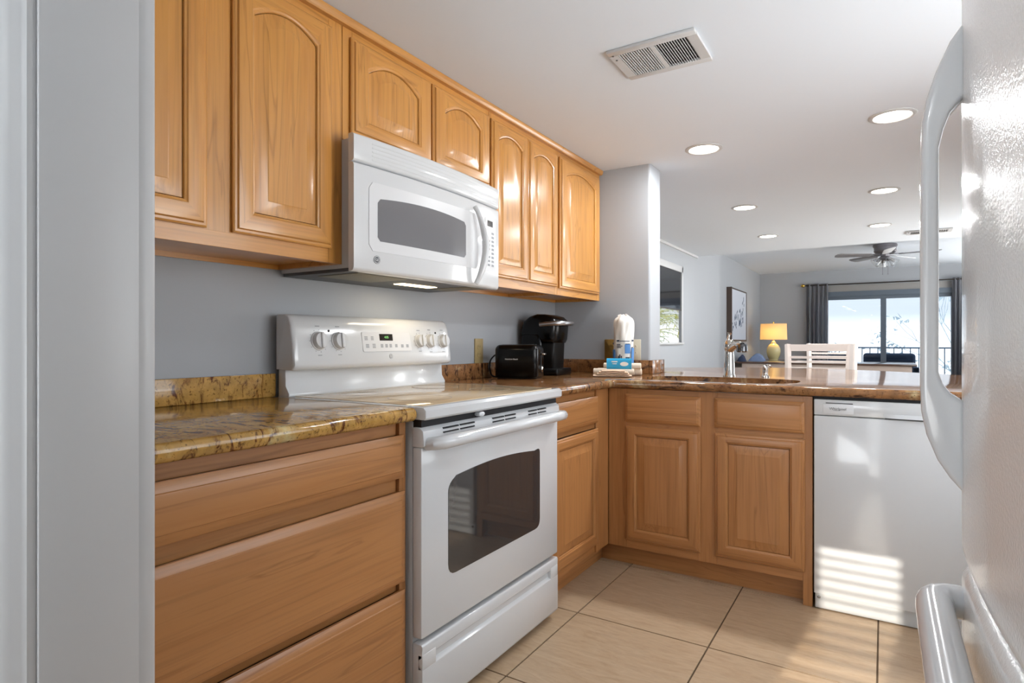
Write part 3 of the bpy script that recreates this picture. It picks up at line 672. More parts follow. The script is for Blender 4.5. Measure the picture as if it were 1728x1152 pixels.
# ------------------------------------------------------------------ microwave
t = thing('microwave', 'white over-the-range microwave with curved handle under short oak cabinet', 'microwave', (.2, 1.69, 1.32))
mY0, mY1 = 1.290, 2.100
B(.004, .362, mY0+.026, mY1-.003, 1.333, 1.742, bev=.003).build('body', M['grey'], t)
def bulge(y): return .026*(1-((y-1.69)/.41)**2)
def mloop(z, xb, ins=0):
    n = 18; fr = [(xb+bulge(mY0+(mY1-mY0)*k/n), mY0+(mY1-mY0)*k/n, z) for k in range(n+1)]
    return [Vector(p) for p in fr] + [Vector((.363, mY1, z)), Vector((.363, mY0, z))]
def front_slab(z0, z1, r, xb=.385):
    L_ = []
    for k in range(5):
        a = PI/2*k/4; L_.append(mloop(z0+r*(1-math.sin(a)) if k < 5 else z0, xb-r*(1-math.sin(PI/2-PI/2+a))))
    L_ = [mloop(z0+r*(1-math.cos(PI/2*(1-k/4))), xb-r*(1-math.sin(PI/2*k/4))) for k in range(5)]
    L2 = [mloop(z1-r*(1-math.cos(PI/2*(k/4))), xb-r*(1-math.sin(PI/2*(1-k/4)))) for k in range(5)]
    L_ = [mloop(z0+r*(1-math.sin(PI/2*k/4)) , xb-r*(1-math.cos(0))) for k in range(0)] + [mloop(z0, xb-r), mloop(z0+r*.3, xb-r*.3), mloop(z0+r, xb), mloop(z1-r, xb), mloop(z1-r*.3, xb-r*.3), mloop(z1, xb-r)]
    return MB().loft(L_)
dm = front_slab(1.318, 1.656, .012).build('door', M['white'], t, angle=50)
gm = front_slab(1.658, 1.744, .008).build('vent_grille', M['white'], t, angle=50)
def fM(u, v, w): return Vector((.385+bulge(u)+w, u, v))
def curved(poly_rows, w0, w1, mb=None, nseg=12):
    """poly_rows: list of (u, vlow, vhigh) along u"""
    mb = mb or MB(); L_ = [[fM(u, a, w0), fM(u, a, w1), fM(u, b2, w1), fM(u, b2, w0)] for u, a, b2 in poly_rows]
    return mb.loft(L_)
mb = MB()
for k in range(5):
    z = 1.672+k*.0125
    curved([(mY0+.07+(mY1-.02-mY0-.07)*j/16, z, z+.0045) for j in range(17)], -.004, .0006, mb)
mb.build('louvers', M['grey'], gm)
# window surround and glass
def winrows(u0, u1, z0, z1, rise, r, n=24):
    rows = []
    for j in range(n+1):
        q = j/n; u = u0+(u1-u0)*q; top = z1-rise*(2*q-1)**2; e = min(u-u0, u1-u)
        c = r-math.sqrt(max(0, r*r-(r-min(e, r))**2))
        rows.append((u, z0+c, top-c))
    rows[0] = (u0+.0005, z0+r, rows[0][2]); rows[-1] = (u1-.0005, z0+r, rows[-1][2])
    return rows
curved(winrows(1.346, 1.925, 1.386, 1.604, 0, .02, 40), -.002, .0016).build('window_surround', M['whitepl'], dm)
curved(winrows(1.38, 1.836, 1.420, 1.568, .014, .012, 40), -.001, .0026).build('window_glass', M['mw_glass'], dm)
roundel(lambda u, v, w: fM(1.378+u, 1.360+v, w), .013, dm, 'ink')
mb = MB(); pts = []
for k in range(15):
    q = k/14; z = 1.325+.30*q; bow = math.sin(PI*q)
    pts.append((.412+.026*bow**.7+bulge(1.93)*.4, 1.890+.034*bow - .008*q, z))
mb.tube(pts, [.009+.006*math.sin(PI*min(1, k/14+.02)) for k in range(15)], 14); mb.build('handle', M['white'], dm)
cp = curved([(1.982, 1.388, 1.606), (2.02, 1.388, 1.606), (2.072, 1.388, 1.606)], -.002, .0014).build('control_panel', M['whitepl'], t)
curved([(2.0, 1.571, 1.594), (2.044, 1.571, 1.594)], 0, .0022).build('display', M['disp'], cp)
mb = MB()
for i in range(9):
    for u in (2.012, 2.045):
        z = 1.545-.0165*i
        if i in (0, 1, 5) and u < 2.03: continue
        curved([(u-.009, z-.004, z+.004), (u+.009, z-.004, z+.004)], .0004, .0022, mb)
mb.build('keypad_print', M['midink'], cp)
un = B(.01, .375, mY0+.03, mY1-.005, 1.322, 1.334, bev=.002).build('underside', M['dgrey'], t)
for y0, y1 in ((1.36, 1.60), (1.95, 2.07)):
    B(.14, .33, y0, y1, 1.3195, 1.324, bev=.001).build('grease_filter', M['filt'], un)
B(.165, .215, 1.70, 1.90, 1.3195, 1.324).build('cooktop_lamp', M['mlight'], un)
ld = bpy.data.lights.new('lamp', 'AREA'); ld.shape = 'RECTANGLE'; ld.size = .05; ld.size_y = .19; ld.energy = .4; ld.color = (1, .85, .62)
lo = bpy.data.objects.new('lamp', ld); C.objects.link(lo); lo.parent = t; lo.location = (-.01, .11, -.004)

# ------------------------------------------------------------------ dishwasher
t = thing('dishwasher', 'white dishwasher with sunlit door at the end of the oak cabinets', 'dishwasher', (1.83, 3.0, 0))
B(1.524, 2.134, YP+.004, 3.29, .11, .862).build('tub', M['grey'], t)
B(1.522, 2.136, YP-.012, YP+.02, .858, .8755).build('top_gap', M['seam'], t)
d = B(1.523, 2.135, YP-.022, YP+.003, .068, .797, bev=.004).build('door', M['white'], t)
hx0, hx1 = 1.765, 1.98
mb = MB().box(1.523, 2.135, YP-.022, YP+.003, .800, .864, bev=.004); mb.build('control_strip', M['white'], t)
lip = MB().loft([[Vector((hx0+(hx1-hx0)*k/12, YP-.0222-.014*math.sin(PI*k/12)**.5*0, .803)) for k in range(13)] + [Vector((hx1-(hx1-hx0)*k/12, YP-.0222-.016*math.sin(PI*k/12)**.6, .803)) for k in range(13)], [Vector((hx0+(hx1-hx0)*k/12, YP-.0222, .812)) for k in range(13)] + [Vector((hx1-(hx1-hx0)*k/12, YP-.0222-.004*math.sin(PI*k/12)**.6, .818)) for k in range(13)]])
lip.build('handle_lip', M['white'], t)
B(hx0+.005, hx1-.005, YP-.0225, YP-.01, .797, .8025).build('handle_recess', M['dgrey'], t)
B(1.556, 1.664, YP-.0235, YP-.02, .808, .846, bev=.0008).build('badge_panel', M['whitepl'], t)
B(1.566, 1.662, YP-.0235, YP-.02, .849, .852).build('vent_slot', M['seam'], t)
mb = MB(); fd = fP(YP-.0237); mb.text('Whirlpool', .0145, lambda u, v, w: fd(1.609+u, .828+v, w))
ring = lambda rr, w: [fd(1.606+rr*1.7*math.cos(PI+PI*k/12), .824+rr*.35*math.sin(PI+PI*k/12), w) for k in range(13)] + [fd(1.606+rr*1.7*.97*math.cos(2*PI-PI*k/12), .824+rr*.22*math.sin(2*PI-PI*k/12), w) for k in range(13)]
mb.loft([ring(.009, .0), ring(.009, .0006)])
mb.build('brand_lettering', M['ink'], t)
B(1.526, 2.132, YP-.004, YP+.02, .004, .066, bev=.002).build('kick_plate', M['grey'], t)
MB().lathe([(.006, 0), (.006, .003), (0, .004)], (1.54, YP-.004, .05), 14, mx=Matrix.Rotation(PI/2, 4, 'X')).build('screw', M['drain'], t)

# ------------------------------------------------------------------ fridge
t = thing('refrigerator', 'white textured bottom-freezer refrigerator close to the camera on the right', 'refrigerator', (2.25, .72, 0))
B(1.945, 2.63, .30, 1.135, .04, 1.75, bev=.006).box(1.98, 2.60, .32, 1.12, 0, .04).build('body', M['whitetex'], t)
def fx(y): return 1.861+.15*(y-1.0)**2
def fridge_door(z0, z1, name):
    ys = [.33+(1.125-.33)*k/20 for k in range(21)]
    def lp(z, ins): 
        r = []
        for k, y in enumerate(ys):
            e = .022*(max(0, 1-(1.125-y)/.03)**2+max(0, 1-(y-.33)/.03)**2)
            r.append(Vector((fx(y)+e+ins, y, z)))
        return r + [Vector((1.94, 1.128, z)), Vector((1.94, .327, z))]
    return MB().loft([lp(z0, .02), lp(z0+.003, .007), lp(z0+.012, .001), lp(z0+.022, 0), lp(z1-.022, 0), lp(z1-.012, .001), lp(z1-.003, .007), lp(z1, .02)]).build(name, M['whitetex'], t, angle=60)
ud = fridge_door(.786, 1.745, 'upper_door'); fd_ = fridge_door(.07, .776, 'freezer_drawer')
B(1.885, 1.945, .335, 1.12, .774, .788).build('door_gasket', M['grey'], t)
B(1.955, 1.975, .33, 1.12, .0, .07).build('kick_grille', M['grey'], t)
# upper handle: D shaped slab with a slot, outer arc and straight inner grip
hx = 1.868; HO = .002
outer = [(hx, 1.566), (1.850, 1.540), (1.833, 1.500), (1.821, 1.460), (1.8155, 1.425), (1.814, 1.39), (1.814, 1.03), (1.8155, .995), (1.822, .960), (1.835, .925), (1.850, .900), (hx, .878)]
inner = [(hx, 1.012), (1.850, 1.025), (1.842, 1.037), (1.8365, 1.055), (1.8365, 1.385), (1.842, 1.412), (1.850, 1.435), (hx, 1.457)]
MB().prism(outer+inner, lambda u, v, w: Vector((u-HO, w, v)), 1.072, 1.106, bev=.007, seg=3).build('door_handle', M['white'], ud)
# freezer handle: horizontal bent tube
ya, zf = 1.075, .722
pts = [(1.872, ya, zf)] + [(1.852, ya, zf), (1.842, ya-.002, zf), (1.834, ya-.008, zf), (1.829, ya-.018, zf), (1.827, ya-.032, zf)] + [(1.827, ya-.06-k*.085, zf) for k in range(8)] + [(1.832, .40, zf), (1.85, .385, zf), (1.90, .38, zf)]
MB().tube(pts, .0235, 18).build('drawer_handle', M['white'], fd_)

# ------------------------------------------------------------------ things on the counter
# toaster
t = thing('toaster', 'black two-slice toaster with chrome lever in front of the coffee maker', 'toaster', (.195, 2.585, ZC1), math.radians(14), local=True)
def rr_box(lx, ly, z0, z1, rv, rt):
    def lp(z, d):
        a, b_ = lx/2-d, ly/2-d; r = max(.004, rv-d); p = []
        for cx, cy, a0 in ((a-r, b_-r, 0), (-a+r, b_-r, PI/2), (-a+r, -b_+r, PI), (a-r, -b_+r, 1.5*PI)):
            p += [Vector((cx+r*math.cos(a0+PI/2*k/6), cy+r*math.sin(a0+PI/2*k/6), z)) for k in range(7)]
        return p
    L_ = [lp(z0, .004), lp(z0+.006, 0)] + [lp(z1-rt+rt*math.sin(PI/2*k/6), rt*(1-math.cos(PI/2*k/6))) for k in range(7)]
    return MB().loft(L_)
rr_box(.225, .155, .008, .170, .03, .028).build('shell', M['black'], t, local=True, angle=50)
rr_box(.215, .145, 0, .012, .03, .004).build('base', M['mblack'], t, local=True)
for q in (-.042, .015): B(-.08, .08, q, q+.027, .1695, .1712).build('bread_slot', M['dgrey'], t, local=True)
mb = B(.112, .114, -.012, .012, .03, .135); mb.build('lever_slot', M['mblack'], t, local=True)
B(.113, .136, -.018, .018, .118, .128, bev=.003).build('lever', M['chrome'], t, local=True)
mb = MB().lathe([(.016, 0), (.016, .008), (.012, .012), (0, .012)], (.1125, 0, .048), 20, mx=Matrix.Rotation(PI/2, 4, 'Y')); mb.build('browning_knob', M['chrome'], t, local=True)
mb = MB(); mb.text('Hamilton Beach', .0105, lambda u, v, w: Vector((-.018+u, -.0777-w, .098+v))); mb.build('brand_lettering', M['paper'], t, local=True)
pts = smooth_curve([(-.11, .04, .10), (-.135, .03, .118), (-.16, .01, .09), (-.158, -.01, .05), (-.14, -.03, .015), (-.11, -.04, .006), (-.06, -.05, .004)], 5)
MB().tube(pts, .0042, 8).build('cord', M['mblack'], t, local=True)
# coffee maker facing +x
t = thing('coffee_maker', 'tall black single-serve coffee maker with silver handle in the corner', 'coffee maker', (.16, 2.95, ZC1))
def yz_round(pf, y0, y1, r):
    L_ = [[Vector((x, y0, z)) for x, z in inset_poly(pf, r)], [Vector((x, y0+r*.3, z)) for x, z in inset_poly(pf, r*.3)], [Vector((x, y0+r, z)) for x, z in pf], [Vector((x, y1-r, z)) for x, z in pf], [Vector((x, y1-r*.3, z)) for x, z in inset_poly(pf, r*.3)], [Vector((x, y1, z)) for x, z in inset_poly(pf, r)]]
    return MB().loft([[ (Vector((p.x, p.y, p.z))) for p in l] for l in L_])
yz_round([(.035, .914), (.165, .914), (.165, 1.11), (.155, 1.15), (.035, 1.15), (.030, 1.10)], 2.860, 3.040, .02).build('water_tank_body', M['black'], t, angle=50)
yz_round([(.12, .930), (.228, .930), (.236, 1.10), (.12, 1.10)], 2.880, 3.020, .015).build('column', M['mblack'], t, angle=50)
yz_round([(.10, .914), (.262, .914), (.268, .925), (.266, .952), (.10, .952)], 2.860, 3.040, .012).build('drip_tray', M['mblack'], t, angle=50)
head = [(.03, 1.13), (.14, 1.13), (.17, 1.090), (.235, 1.092), (.245, 1.11), (.252, 1.18), (.250, 1.215), (.225, 1.237), (.18, 1.250), (.13, 1.252), (.085, 1.240), (.05, 1.215), (.034, 1.18)]
yz_round(head, 2.855, 3.045, .025).build('brew_head', M['black'], t, angle=50)
pts = [(.165, 2.849, 1.192), (.205, 2.847, 1.196), (.25, 2.853, 1.199), (.278, 2.875, 1.200), (.288, 2.915, 1.200), (.288, 2.985, 1.2), (.278, 3.025, 1.2), (.25, 3.047, 1.199), (.205, 3.053, 1.196), (.165, 3.051, 1.192)]
MB().tube(pts, .0095, 10, flat=1.3).build('handle', M['steel'], t)
# outlets
def plate(name, label, fn, wd, ht, mt, slots=True):
    t = thing(name, label, 'outlet', fn(0, 0, 0))
    MB().prism(rounded([(-wd/2, -ht/2), (wd/2, -ht/2), (wd/2, ht/2), (-wd/2, ht/2)], .004), fn, .0005, .006, bev=.0015).build('cover_plate', M[mt], t)
    for s in (-.019, .019):
        c = [(.0165*math.cos(2*PI*k/20), s+.0135*math.sin(2*PI*k/20)) for k in range(20)]
        r = MB().prism(c, fn, .005, .0075).build('receptacle', M[mt], t)
        MB().prism([(-.007, s), (-.005, s), (-.005, s+.006), (-.007, s+.006)], fn, .0073, .0078).prism([(.005, s), (.007, s), (.007, s+.006), (.005, s+.006)], fn, .0073, .0078).build('slots', M['seam'], r)
    return t
plate('wall_outlet', 'tan wall outlet on grey wall left of the black toaster', lambda u, v, w: Vector((w, 2.497+u, 1.052+v)), .072, .125, 'tan')
plate('wall_outlet', 'brass wall outlet on the stub wall left of the paper cup stack', lambda u, v, w: Vector((.382+u, 3.34-w, 1.05+v)), .085, .125, 'brass')
plate('wall_outlet', 'ivory wall outlet on the stub wall right of the paper cup stack', lambda u, v, w: Vector((.528+u, 3.34-w, 1.05+v)), .075, .125, 'ivory')
# wrapped stack of paper cups
cx, cy = .500, 3.235
t = thing('cup_stack', 'tall wrapped stack of white paper cups with blue printed label', 'paper cups', (cx, cy, ZC1))
mb = MB(); prof = [(0, 0), (.046, 0), (.050, .003)] + [(.050+.008*k/10, .003+.27*k/10) for k in range(1, 11)] + [(.0585, .292), (.056, .306), (.048, .318), (.034, .328), (.022, .338), (0, .342)]
loops = []
for i, (r, z) in enumerate(prof):
    loops.append([Vector((cx+(r+(.0022*math.sin(7*a+z*20)+.0015*math.sin(11*a-z*35))*(1 if i > 3 else 0)*min(1, r/.03))*math.cos(a), cy+(r+(.0022*math.sin(7*a+z*20)+.0015*math.sin(11*a-z*35))*(1 if i > 3 else 0)*min(1, r/.03))*math.sin(a), ZC1+z)) for a in [2*PI*k/40 for k in range(40)]])
mb.loft(loops).build('plastic_sleeve', M['sleeve'], t)
pts = [(cx-.03+.007*k, cy-.01+.012*math.sin(k*1.4), ZC1+.330+.008*math.sin(k*1.1)) for k in range(9)]
MB().tube(pts, .007, 8).build('twisted_end', M['sleeve'], t)
toward = math.atan2(0-cy, 1.765-cx)
def fcup(u, v, w):   # wrap on the cylinder, u in metres along the arc, centred towards the camera
    R = .0555+.006*v/.27+w; a = toward+u/.055
    return Vector((cx+R*math.cos(a), cy+R*math.sin(a), ZC1+v))
def patch(u0, u1, v0, v1, mb, n=6):
    return mb.loft([[fcup(u0+(u1-u0)*k/n, v0, .002), fcup(u0+(u1-u0)*k/n, v0, .0045), fcup(u0+(u1-u0)*k/n, v1, .0045), fcup(u0+(u1-u0)*k/n, v1, .002)] for k in range(n+1)])
for a in ((.006, .034, .118, .170), (.043, .064, .06, .15), (-.075, -.052, .07, .14)): patch(*a, MB()).build('label_block', M['blue'], t)
mb = MB()
for (u0, u1, v0, v1) in ((-.036, -.022, .186, .194), (-.02, .03, .186, .190), (-.036, -.016, .166, .170), (-.036, -.006, .158, .162), (-.036, -.012, .150, .154), (.008, .032, .170, .174), (.044, .056, .186, .196), (.044, .052, .150, .155), (-.070, -.062, .17, .18)): patch(u0, u1, v0, v1, mb, 3)
for k in range(3): patch(-.03+.008*k, -.025+.008*k, .085, .105+.008*(k % 2), mb, 2)
patch(.010, .030, .085, .098, mb, 3)
mb.build('label_print', M['navyp'], t)
# rolled towels, blue packet, folded cloth
ang = math.radians(14)
def roll(x, y, z, ln, r, label, grp='rolled cream towels by the cup stack'):
    t = thing('rolled_towel', label, 'towel', (x, y, z), ang, grp, local=True)
    n = 60; pf = []
    mb = MB().tube([(-ln/2+ln*k/10, .0015*math.sin(k*1.3), r) for k in range(11)], r, 18); mb.build('roll', M['cream'], t, local=True)
    for s in (-1, 1):
        sp = [(s*(ln/2+.0005), (r*.9*(1-k/40))*math.cos(k*.5), r+(r*.9*(1-k/40))*math.sin(k*.5)) for k in range(36)]
        MB().tube(sp, .0014, 5).build('spiral_end', M['cream'], t, local=True)
roll(.505, 3.075, ZC1, .22, .019, 'front rolled cream towel on the counter, lowest of the pile')
roll(.520, 3.120, ZC1, .24, .019, 'rear rolled cream towel on the counter, under the blue packet')
roll(.545, 3.098, ZC1+.0345, .20, .017, 'upper rolled cream towel resting on the two others')
t = thing('wipes_packet', 'small glossy blue packet lying on the rolled cream towels', 'packet', (.548, 3.05, ZC1+.044), ang+.05, local=True)
L_ = []
for k in range(13):
    q = k/12; u = -.066+.132*q; th = .013*min(1, math.sin(PI*q)**.4+.06)
    L_.append([Vector((u, -.017, .022+.25*-.0)) + Vector((0, .030*math.cos(a)*.35-.004+.0, .029*math.sin(a))) + Vector((0, -th*.3*math.cos(a), 0)) for a in [2*PI*j/16 for j in range(16)]])
MB().loft(L_).build('pouch', M['cyan'], t, local=True)
mb = MB()
for (u0, u1, v0, v1) in ((-.04, -.008, .030, .036), (-.035, -.012, .020, .024)): mb.box(u0, u1, -.0345, -.0300, v0, v1, bev=.001)
c = [(.028+.022*math.cos(2*PI*k/20), .021+.011*math.sin(2*PI*k/20)) for k in range(20)]
mb.prism(c, lambda u, v, w: Vector((u, -.034+w, v)), 0, .003)
mb.build('label_print', M['paper'], t, local=True)
t = thing('folded_cloth', 'folded beige dish cloth lying in front of the rolled cream towels', 'cloth', (.545, 2.955, ZC1), math.radians(24), local=True)
mb = MB()
for k, (lx, h0, off) in enumerate(((.20, 0, 0), (.165, .009, .004), (.15, .018, .006), (.12, .026, .004))):
    L_ = []
    for j in range(11):
        q = j/10; u = -lx/2+lx*q; dz = .002*math.sin(q*9+k)
        L_.append([Vector((u+off, .055*math.cos(a)*(1-.06*k), h0+.0055+.0052*math.sin(a)+dz*(1 if k else 0)*.5)) for a in [2*PI*i/14 for i in range(14)]])
    mb.loft(L_)
mb.build('fabric', M['beige'], t, local=True, angle=60)
# faucet and soap pump
fx_, fy = 1.065, 3.315
t = thing('faucet', 'chrome single-handle pull-out kitchen faucet behind the sink', 'faucet', (fx_, fy, ZC1))
MB().lathe([(.032, 0), (.032, .006), (.028, .012), (.0275, .06), (.025, .11), (.022, .13), (.026, .145), (.029, .165), (.026, .185), (.016, .196), (0, .198)], (fx_, fy, ZC1), 28).build('body', M['chrome'], t)
MB().tube(smooth_curve([(fx_, fy, ZC1+.135), (fx_+.020, fy-.02, ZC1+.155), (fx_+.050, fy-.045, ZC1+.168), (fx_+.075, fy-.065, ZC1+.160)], 5), [.019]*11+[.020, .021, .022, .022, .022], 16).build('spout', M['chrome'], t)
MB().lathe([(.022, .0), (.027, -.012), (.028, -.036), (.022, -.042), (0, -.042)], (fx_+.078, fy-.068, ZC1+.172), 24).build('spray_head', M['dchrome'], t)
MB().tube([(fx_-.004, fy, ZC1+.19), (fx_-.006, fy+.004, ZC1+.205), (fx_-.002, fy+.008, ZC1+.222), (fx_+.0, fy+.01, ZC1+.232)], [.012, .007, .007, .012], 12).build('lever_handle', M['chrome'], t)
sx, sy = 1.243, 3.325
t = thing('soap_pump', 'small chrome soap dispenser pump right of the faucet', 'soap dispenser', (sx, sy, ZC1))
MB().lathe([(.021, 0), (.021, .004), (.014, .010), (.012, .020), (.0135, .03), (.0135, .058), (.010, .062), (.006, .064), (0, .064)], (sx, sy, ZC1), 22).build('body', M['chrome'], t)
MB().tube([(sx, sy, ZC1+.060), (sx+.012, sy-.01, ZC1+.066), (sx+.026, sy-.022, ZC1+.062), (sx+.032, sy-.028, ZC1+.054)], .0045, 10).build('nozzle', M['chrome'], t)

# ------------------------------------------------------------------ dining and living room beyond
def stool(x, y, rz, label):
    t = thing('bar_stool', label, 'bar stool', (x, y, 0), rz, 'cream white slat-back stools', local=True)
    for sx_ in (-1, 1):
        # back post leans back; front leg straight
        p = [(sx_*.195, .19, 0), (sx_*.195, .185, .65), (sx_*.20, .215, .90), (sx_*.207, .25, 1.078)]
        MB().tube(p, .030, 4, flat=.75).build('back_post', M['chairw'], t, local=True, angle=30)
        B(sx_*.19-.02, sx_*.19+.02, -.21, -.17, 0, .63, bev=.003).build('leg', M['chairw'], t, local=True)
        B(sx_*.19-.011, sx_*.19+.011, -.18, .18, .22, .25, bev=.002).build('side_stretcher', M['chairw'], t, local=True)
    B(-.23, .23, -.23, .20, .63, .665, bev=.01).build('seat', M['chairw'], t, local=True)
    B(-.19, .19, -.20, -.175, .30, .34, bev=.003).build('foot_rail', M['chairw'], t, local=True)
    for (z0, z1) in ((1.028, 1.078), (.972, .99), (.940, .956), (.890, .908)):
        zz = (z0+z1)/2; yy = .215+(zz-.9)*.2
        L_ = []
        for k in range(9):
            q = -1+k/4; yo = yy+.018*(1-q*q); L_.append([Vector((q*.19, yo-.009, z0)), Vector((q*.19, yo+.009, z0)), Vector((q*.19, yo+.009, z1)), Vector((q*.19, yo-.009, z1))])
        MB().loft(L_).build('top_rail' if z0 > 1 else 'back_slat', M['chairw'], t, local=True)
stool(1.355, 4.70, 0, 'cream white slat-back bar stool behind the granite bar')
stool(1.325, 6.52, 0, 'second cream white stool, standing behind the nearer stool')
# long table
t = thing('dining_table', 'long table with dark glossy top and pale apron in the far room', 'table', (.95, 10.95, 0))
B(-.37, 2.18, 10.42, 11.45, .735, .765, bev=.006).build('tabletop', M['tabletop'], t)
B(-.24, 2.12, 10.46, 11.40, .62, .735, bev=.003).build('apron', M['tableb'], t)
for x in (-.20, 2.06):
    for y in (10.52, 11.34): B(x-.04, x+.04, y-.04, y+.04, 0, .64, bev=.004).build('leg', M['tableb'], t)
# napkins
def napkin(x, y, lx, h, lean, mname, label):
    t = MB(); L_ = []
    n = 6
    for k in range(n):
        q = k/(n-1); u = -lx/2+lx*q; hh = h*(math.sin(PI*min(1, q*lean))**.8)*.9+.006
        L_.append([Vector((x+u, y-.09, .766)), Vector((x+u, y+.09, .766)), Vector((x+u, y+.07, .766+hh*.7)), Vector((x+u+.01, y+.01, .766+hh)), Vector((x+u, y-.06, .766+hh*.75))])
    o = t.loft(L_).build('folded_napkin', M[mname], angle=12)
    return tag(o, label, 'napkin', 'blue cloths on the long table')
napkin(-.29, 10.70, .13, .12, 1.0, 'dnavy', 'dark blue folded cloth on the table, right beside the faucet')
napkin(-.085, 10.95, .27, .14, 1.0, 'denim', 'pale blue folded cloth on the table, left of the lamp')
# end table and lamp
t = thing('end_table', 'dark wood end table under the glowing yellow lamp', 'end table', (.0, 11.95, 0))
B(-.32, .40, 11.62, 12.28, .725, .757, bev=.005).build('tabletop', M['darkwood'], t)
for x in (-.28, .36):
    for y in (11.66, 12.24): B(x-.025, x+.025, y-.025, y+.025, 0, .726).build('leg', M['darkwood'], t)
lx, ly, lz = .037, 11.92, .757
t = thing('table_lamp', 'lit table lamp with cream drum shade and yellow ceramic base', 'lamp', (lx, ly, lz))
MB().lathe([(.078, 0), (.078, .02), (.085, .025), (.11, .09), (.122, .16), (.115, .22), (.085, .275), (.055, .30), (.045, .305), (.045, .33), (.03, .335), (.022, .345), (.02, .365), (0, .366)], (lx, ly, lz), 32).build('base', M['lampb'], t)
MB().lathe([(.008, .36), (.008, .685), (.014, .69), (.012, .705), (0, .712)], (lx, ly, lz), 10).build('finial_rod', M['gold'], t)
sh = []
MB().lathe([(.245, .375), (.225, .675), (.222, .675), (.242, .375)], (lx, ly, lz), 40).bm.free()
mb = MB(); ringp = lambda r, z: [Vector((lx+r*math.cos(2*PI*k/40), ly+r*.75*math.sin(2*PI*k/40), lz+z)) for k in range(40)]
mb.loft([ringp(.232, .378), ringp(.224, .672), ringp(.221, .672), ringp(.229, .378)], closed=True).build('lamp_shade', M['shade'], t)
pl = bpy.data.lights.new('bulb', 'POINT'); pl.energy = 7; pl.color = (1, .66, .28); pl.shadow_soft_size = .04
po = bpy.data.objects.new('bulb', pl); C.objects.link(po); po.parent = t; po.location = (0, 0, .50)
# framed script art on the living room wall
t = thing('wall_art', 'dark framed picture with pale ground and dark script on far left wall', 'picture', (-.37, 10.6, 1.10))
mb = B(-.379, -.30, 9.96, 10.0, 1.10, 1.98).box(-.379, -.32, 11.27, 11.30, 1.10, 1.98).box(-.379, -.32, 10.0, 11.27, 1.10, 1.13).box(-.379, -.32, 10.0, 11.27, 1.96, 1.98)
mb.build('frame', M['frwood'], t)
B(-.375, -.325, 10.0, 11.27, 1.13, 1.96).build('canvas', M['canvas'], t)
mb = MB(); rng = random.Random(3)
for k in range(46):
    q = rng.random(); y = 10.12+.98*q; z = 1.25+.58*(1-abs(rng.random()-.5)*1.4)*(.35+.65*q)+.05*math.sin(k)
    z = max(1.18, min(1.88, z)); a = rng.uniform(-.9, .9); s = rng.uniform(.015, .045)
    mb.box(-.0015, .0015, -.012, .012, -s, s, mx=Matrix.Translation((-.3245, y, z)) @ Matrix.Rotation(a, 4, 'X'))
mb.build('brush_marks', M['navy'], t)
# curtains and rod
t = thing('curtain_rod', 'dark curtain rod with gold finial above the sliding door', 'curtain rod', (1.7, 12.86, 2.18))
MB().tube([(.47, 12.86, 2.185), (3.05, 12.86, 2.185)], .012, 10).build('rod', M['bronze'], t)
MB().lathe([(0, 0), (.018, .01), (.032, .035), (.026, .06), (.012, .075), (0, .076)], (.47, 12.86, 2.185), 14, mx=Matrix.Rotation(-PI/2, 4, 'Y')).build('finial', M['gold'], t)
for x in (.53, 2.99): B(x-.012, x+.012, 12.86, 12.998, 2.175, 2.195).build('bracket', M['bronze'], t)
def curtain(x0, x1, label, folds):
    b = bmesh.new(); n = folds*8; rows = []
    for z in (2.215, 2.19, 2.15, 1.5, .8, .03):
        amp = .018 if z > 2.14 else .045; rows.append([b.verts.new((x0+(x1-x0)*k/n, 12.865+amp*math.sin(2*PI*folds*k/n)+.008*math.sin(5.1*k/n*PI+z), z)) for k in range(n+1)])
    for i in range(len(rows)-1):
        for k in range(n): b.faces.new((rows[i][k], rows[i][k+1], rows[i+1][k+1], rows[i+1][k]))
    bmesh.ops.solidify(b, geom=b.faces[:], thickness=.004)
    mb = MB(); mb._merge(b, 0); tag(mb.build('curtain', M['curtain'], angle=60), label, 'curtain')
curtain(.49, .87, 'grey pleated curtain at the left end of the rod', 5)
curtain(2.78, 3.02, 'grey curtain at the right end, seen through the fridge handle', 4)
# ceiling fan
fx0, fy0 = 1.785, 9.9
t = thing('ceiling_fan', 'pewter ceiling fan with glass light shades in the far room', 'ceiling fan', (fx0, fy0, 2.15))
MB().lathe([(.145, 2.47), (.150, 2.455), (.148, 2.435), (.138, 2.425), (.135, 2.39), (.14, 2.375), (.125, 2.35), (.10, 2.335), (.06, 2.33), (.055, 2.30), (.07, 2.285), (.065, 2.255), (.03, 2.24), (0, 2.24)], (fx0, fy0, 0), 36).build('motor_housing', M['fan'], t)
for k in range(5):
    a = math.radians(203+72*k); mx = Matrix.Translation((fx0, fy0, 2.322)) @ Matrix.Rotation(a, 4, 'Z') @ Matrix.Rotation(math.radians(13), 4, 'X')
    pts2 = [(.17, -.035), (.20, -.055), (.40, -.066), (.60, -.07), (.645, -.055), (.66, 0), (.645, .055), (.60, .07), (.40, .066), (.20, .055), (.17, .035)]
    bl_ = MB().prism(pts2, lambda u, v, w: mx @ Vector((u, v, w)), -.004, .004, bev=.0015).build('blade', M['blade'] if k % 2 else M['bladed'], t)
    MB().prism([(.05, -.014), (.20, -.03), (.22, 0), (.20, .03), (.05, .014)], lambda u, v, w: mx @ Vector((u, v, w)), .004, .008).build('blade_bracket', M['fan'], bl_)
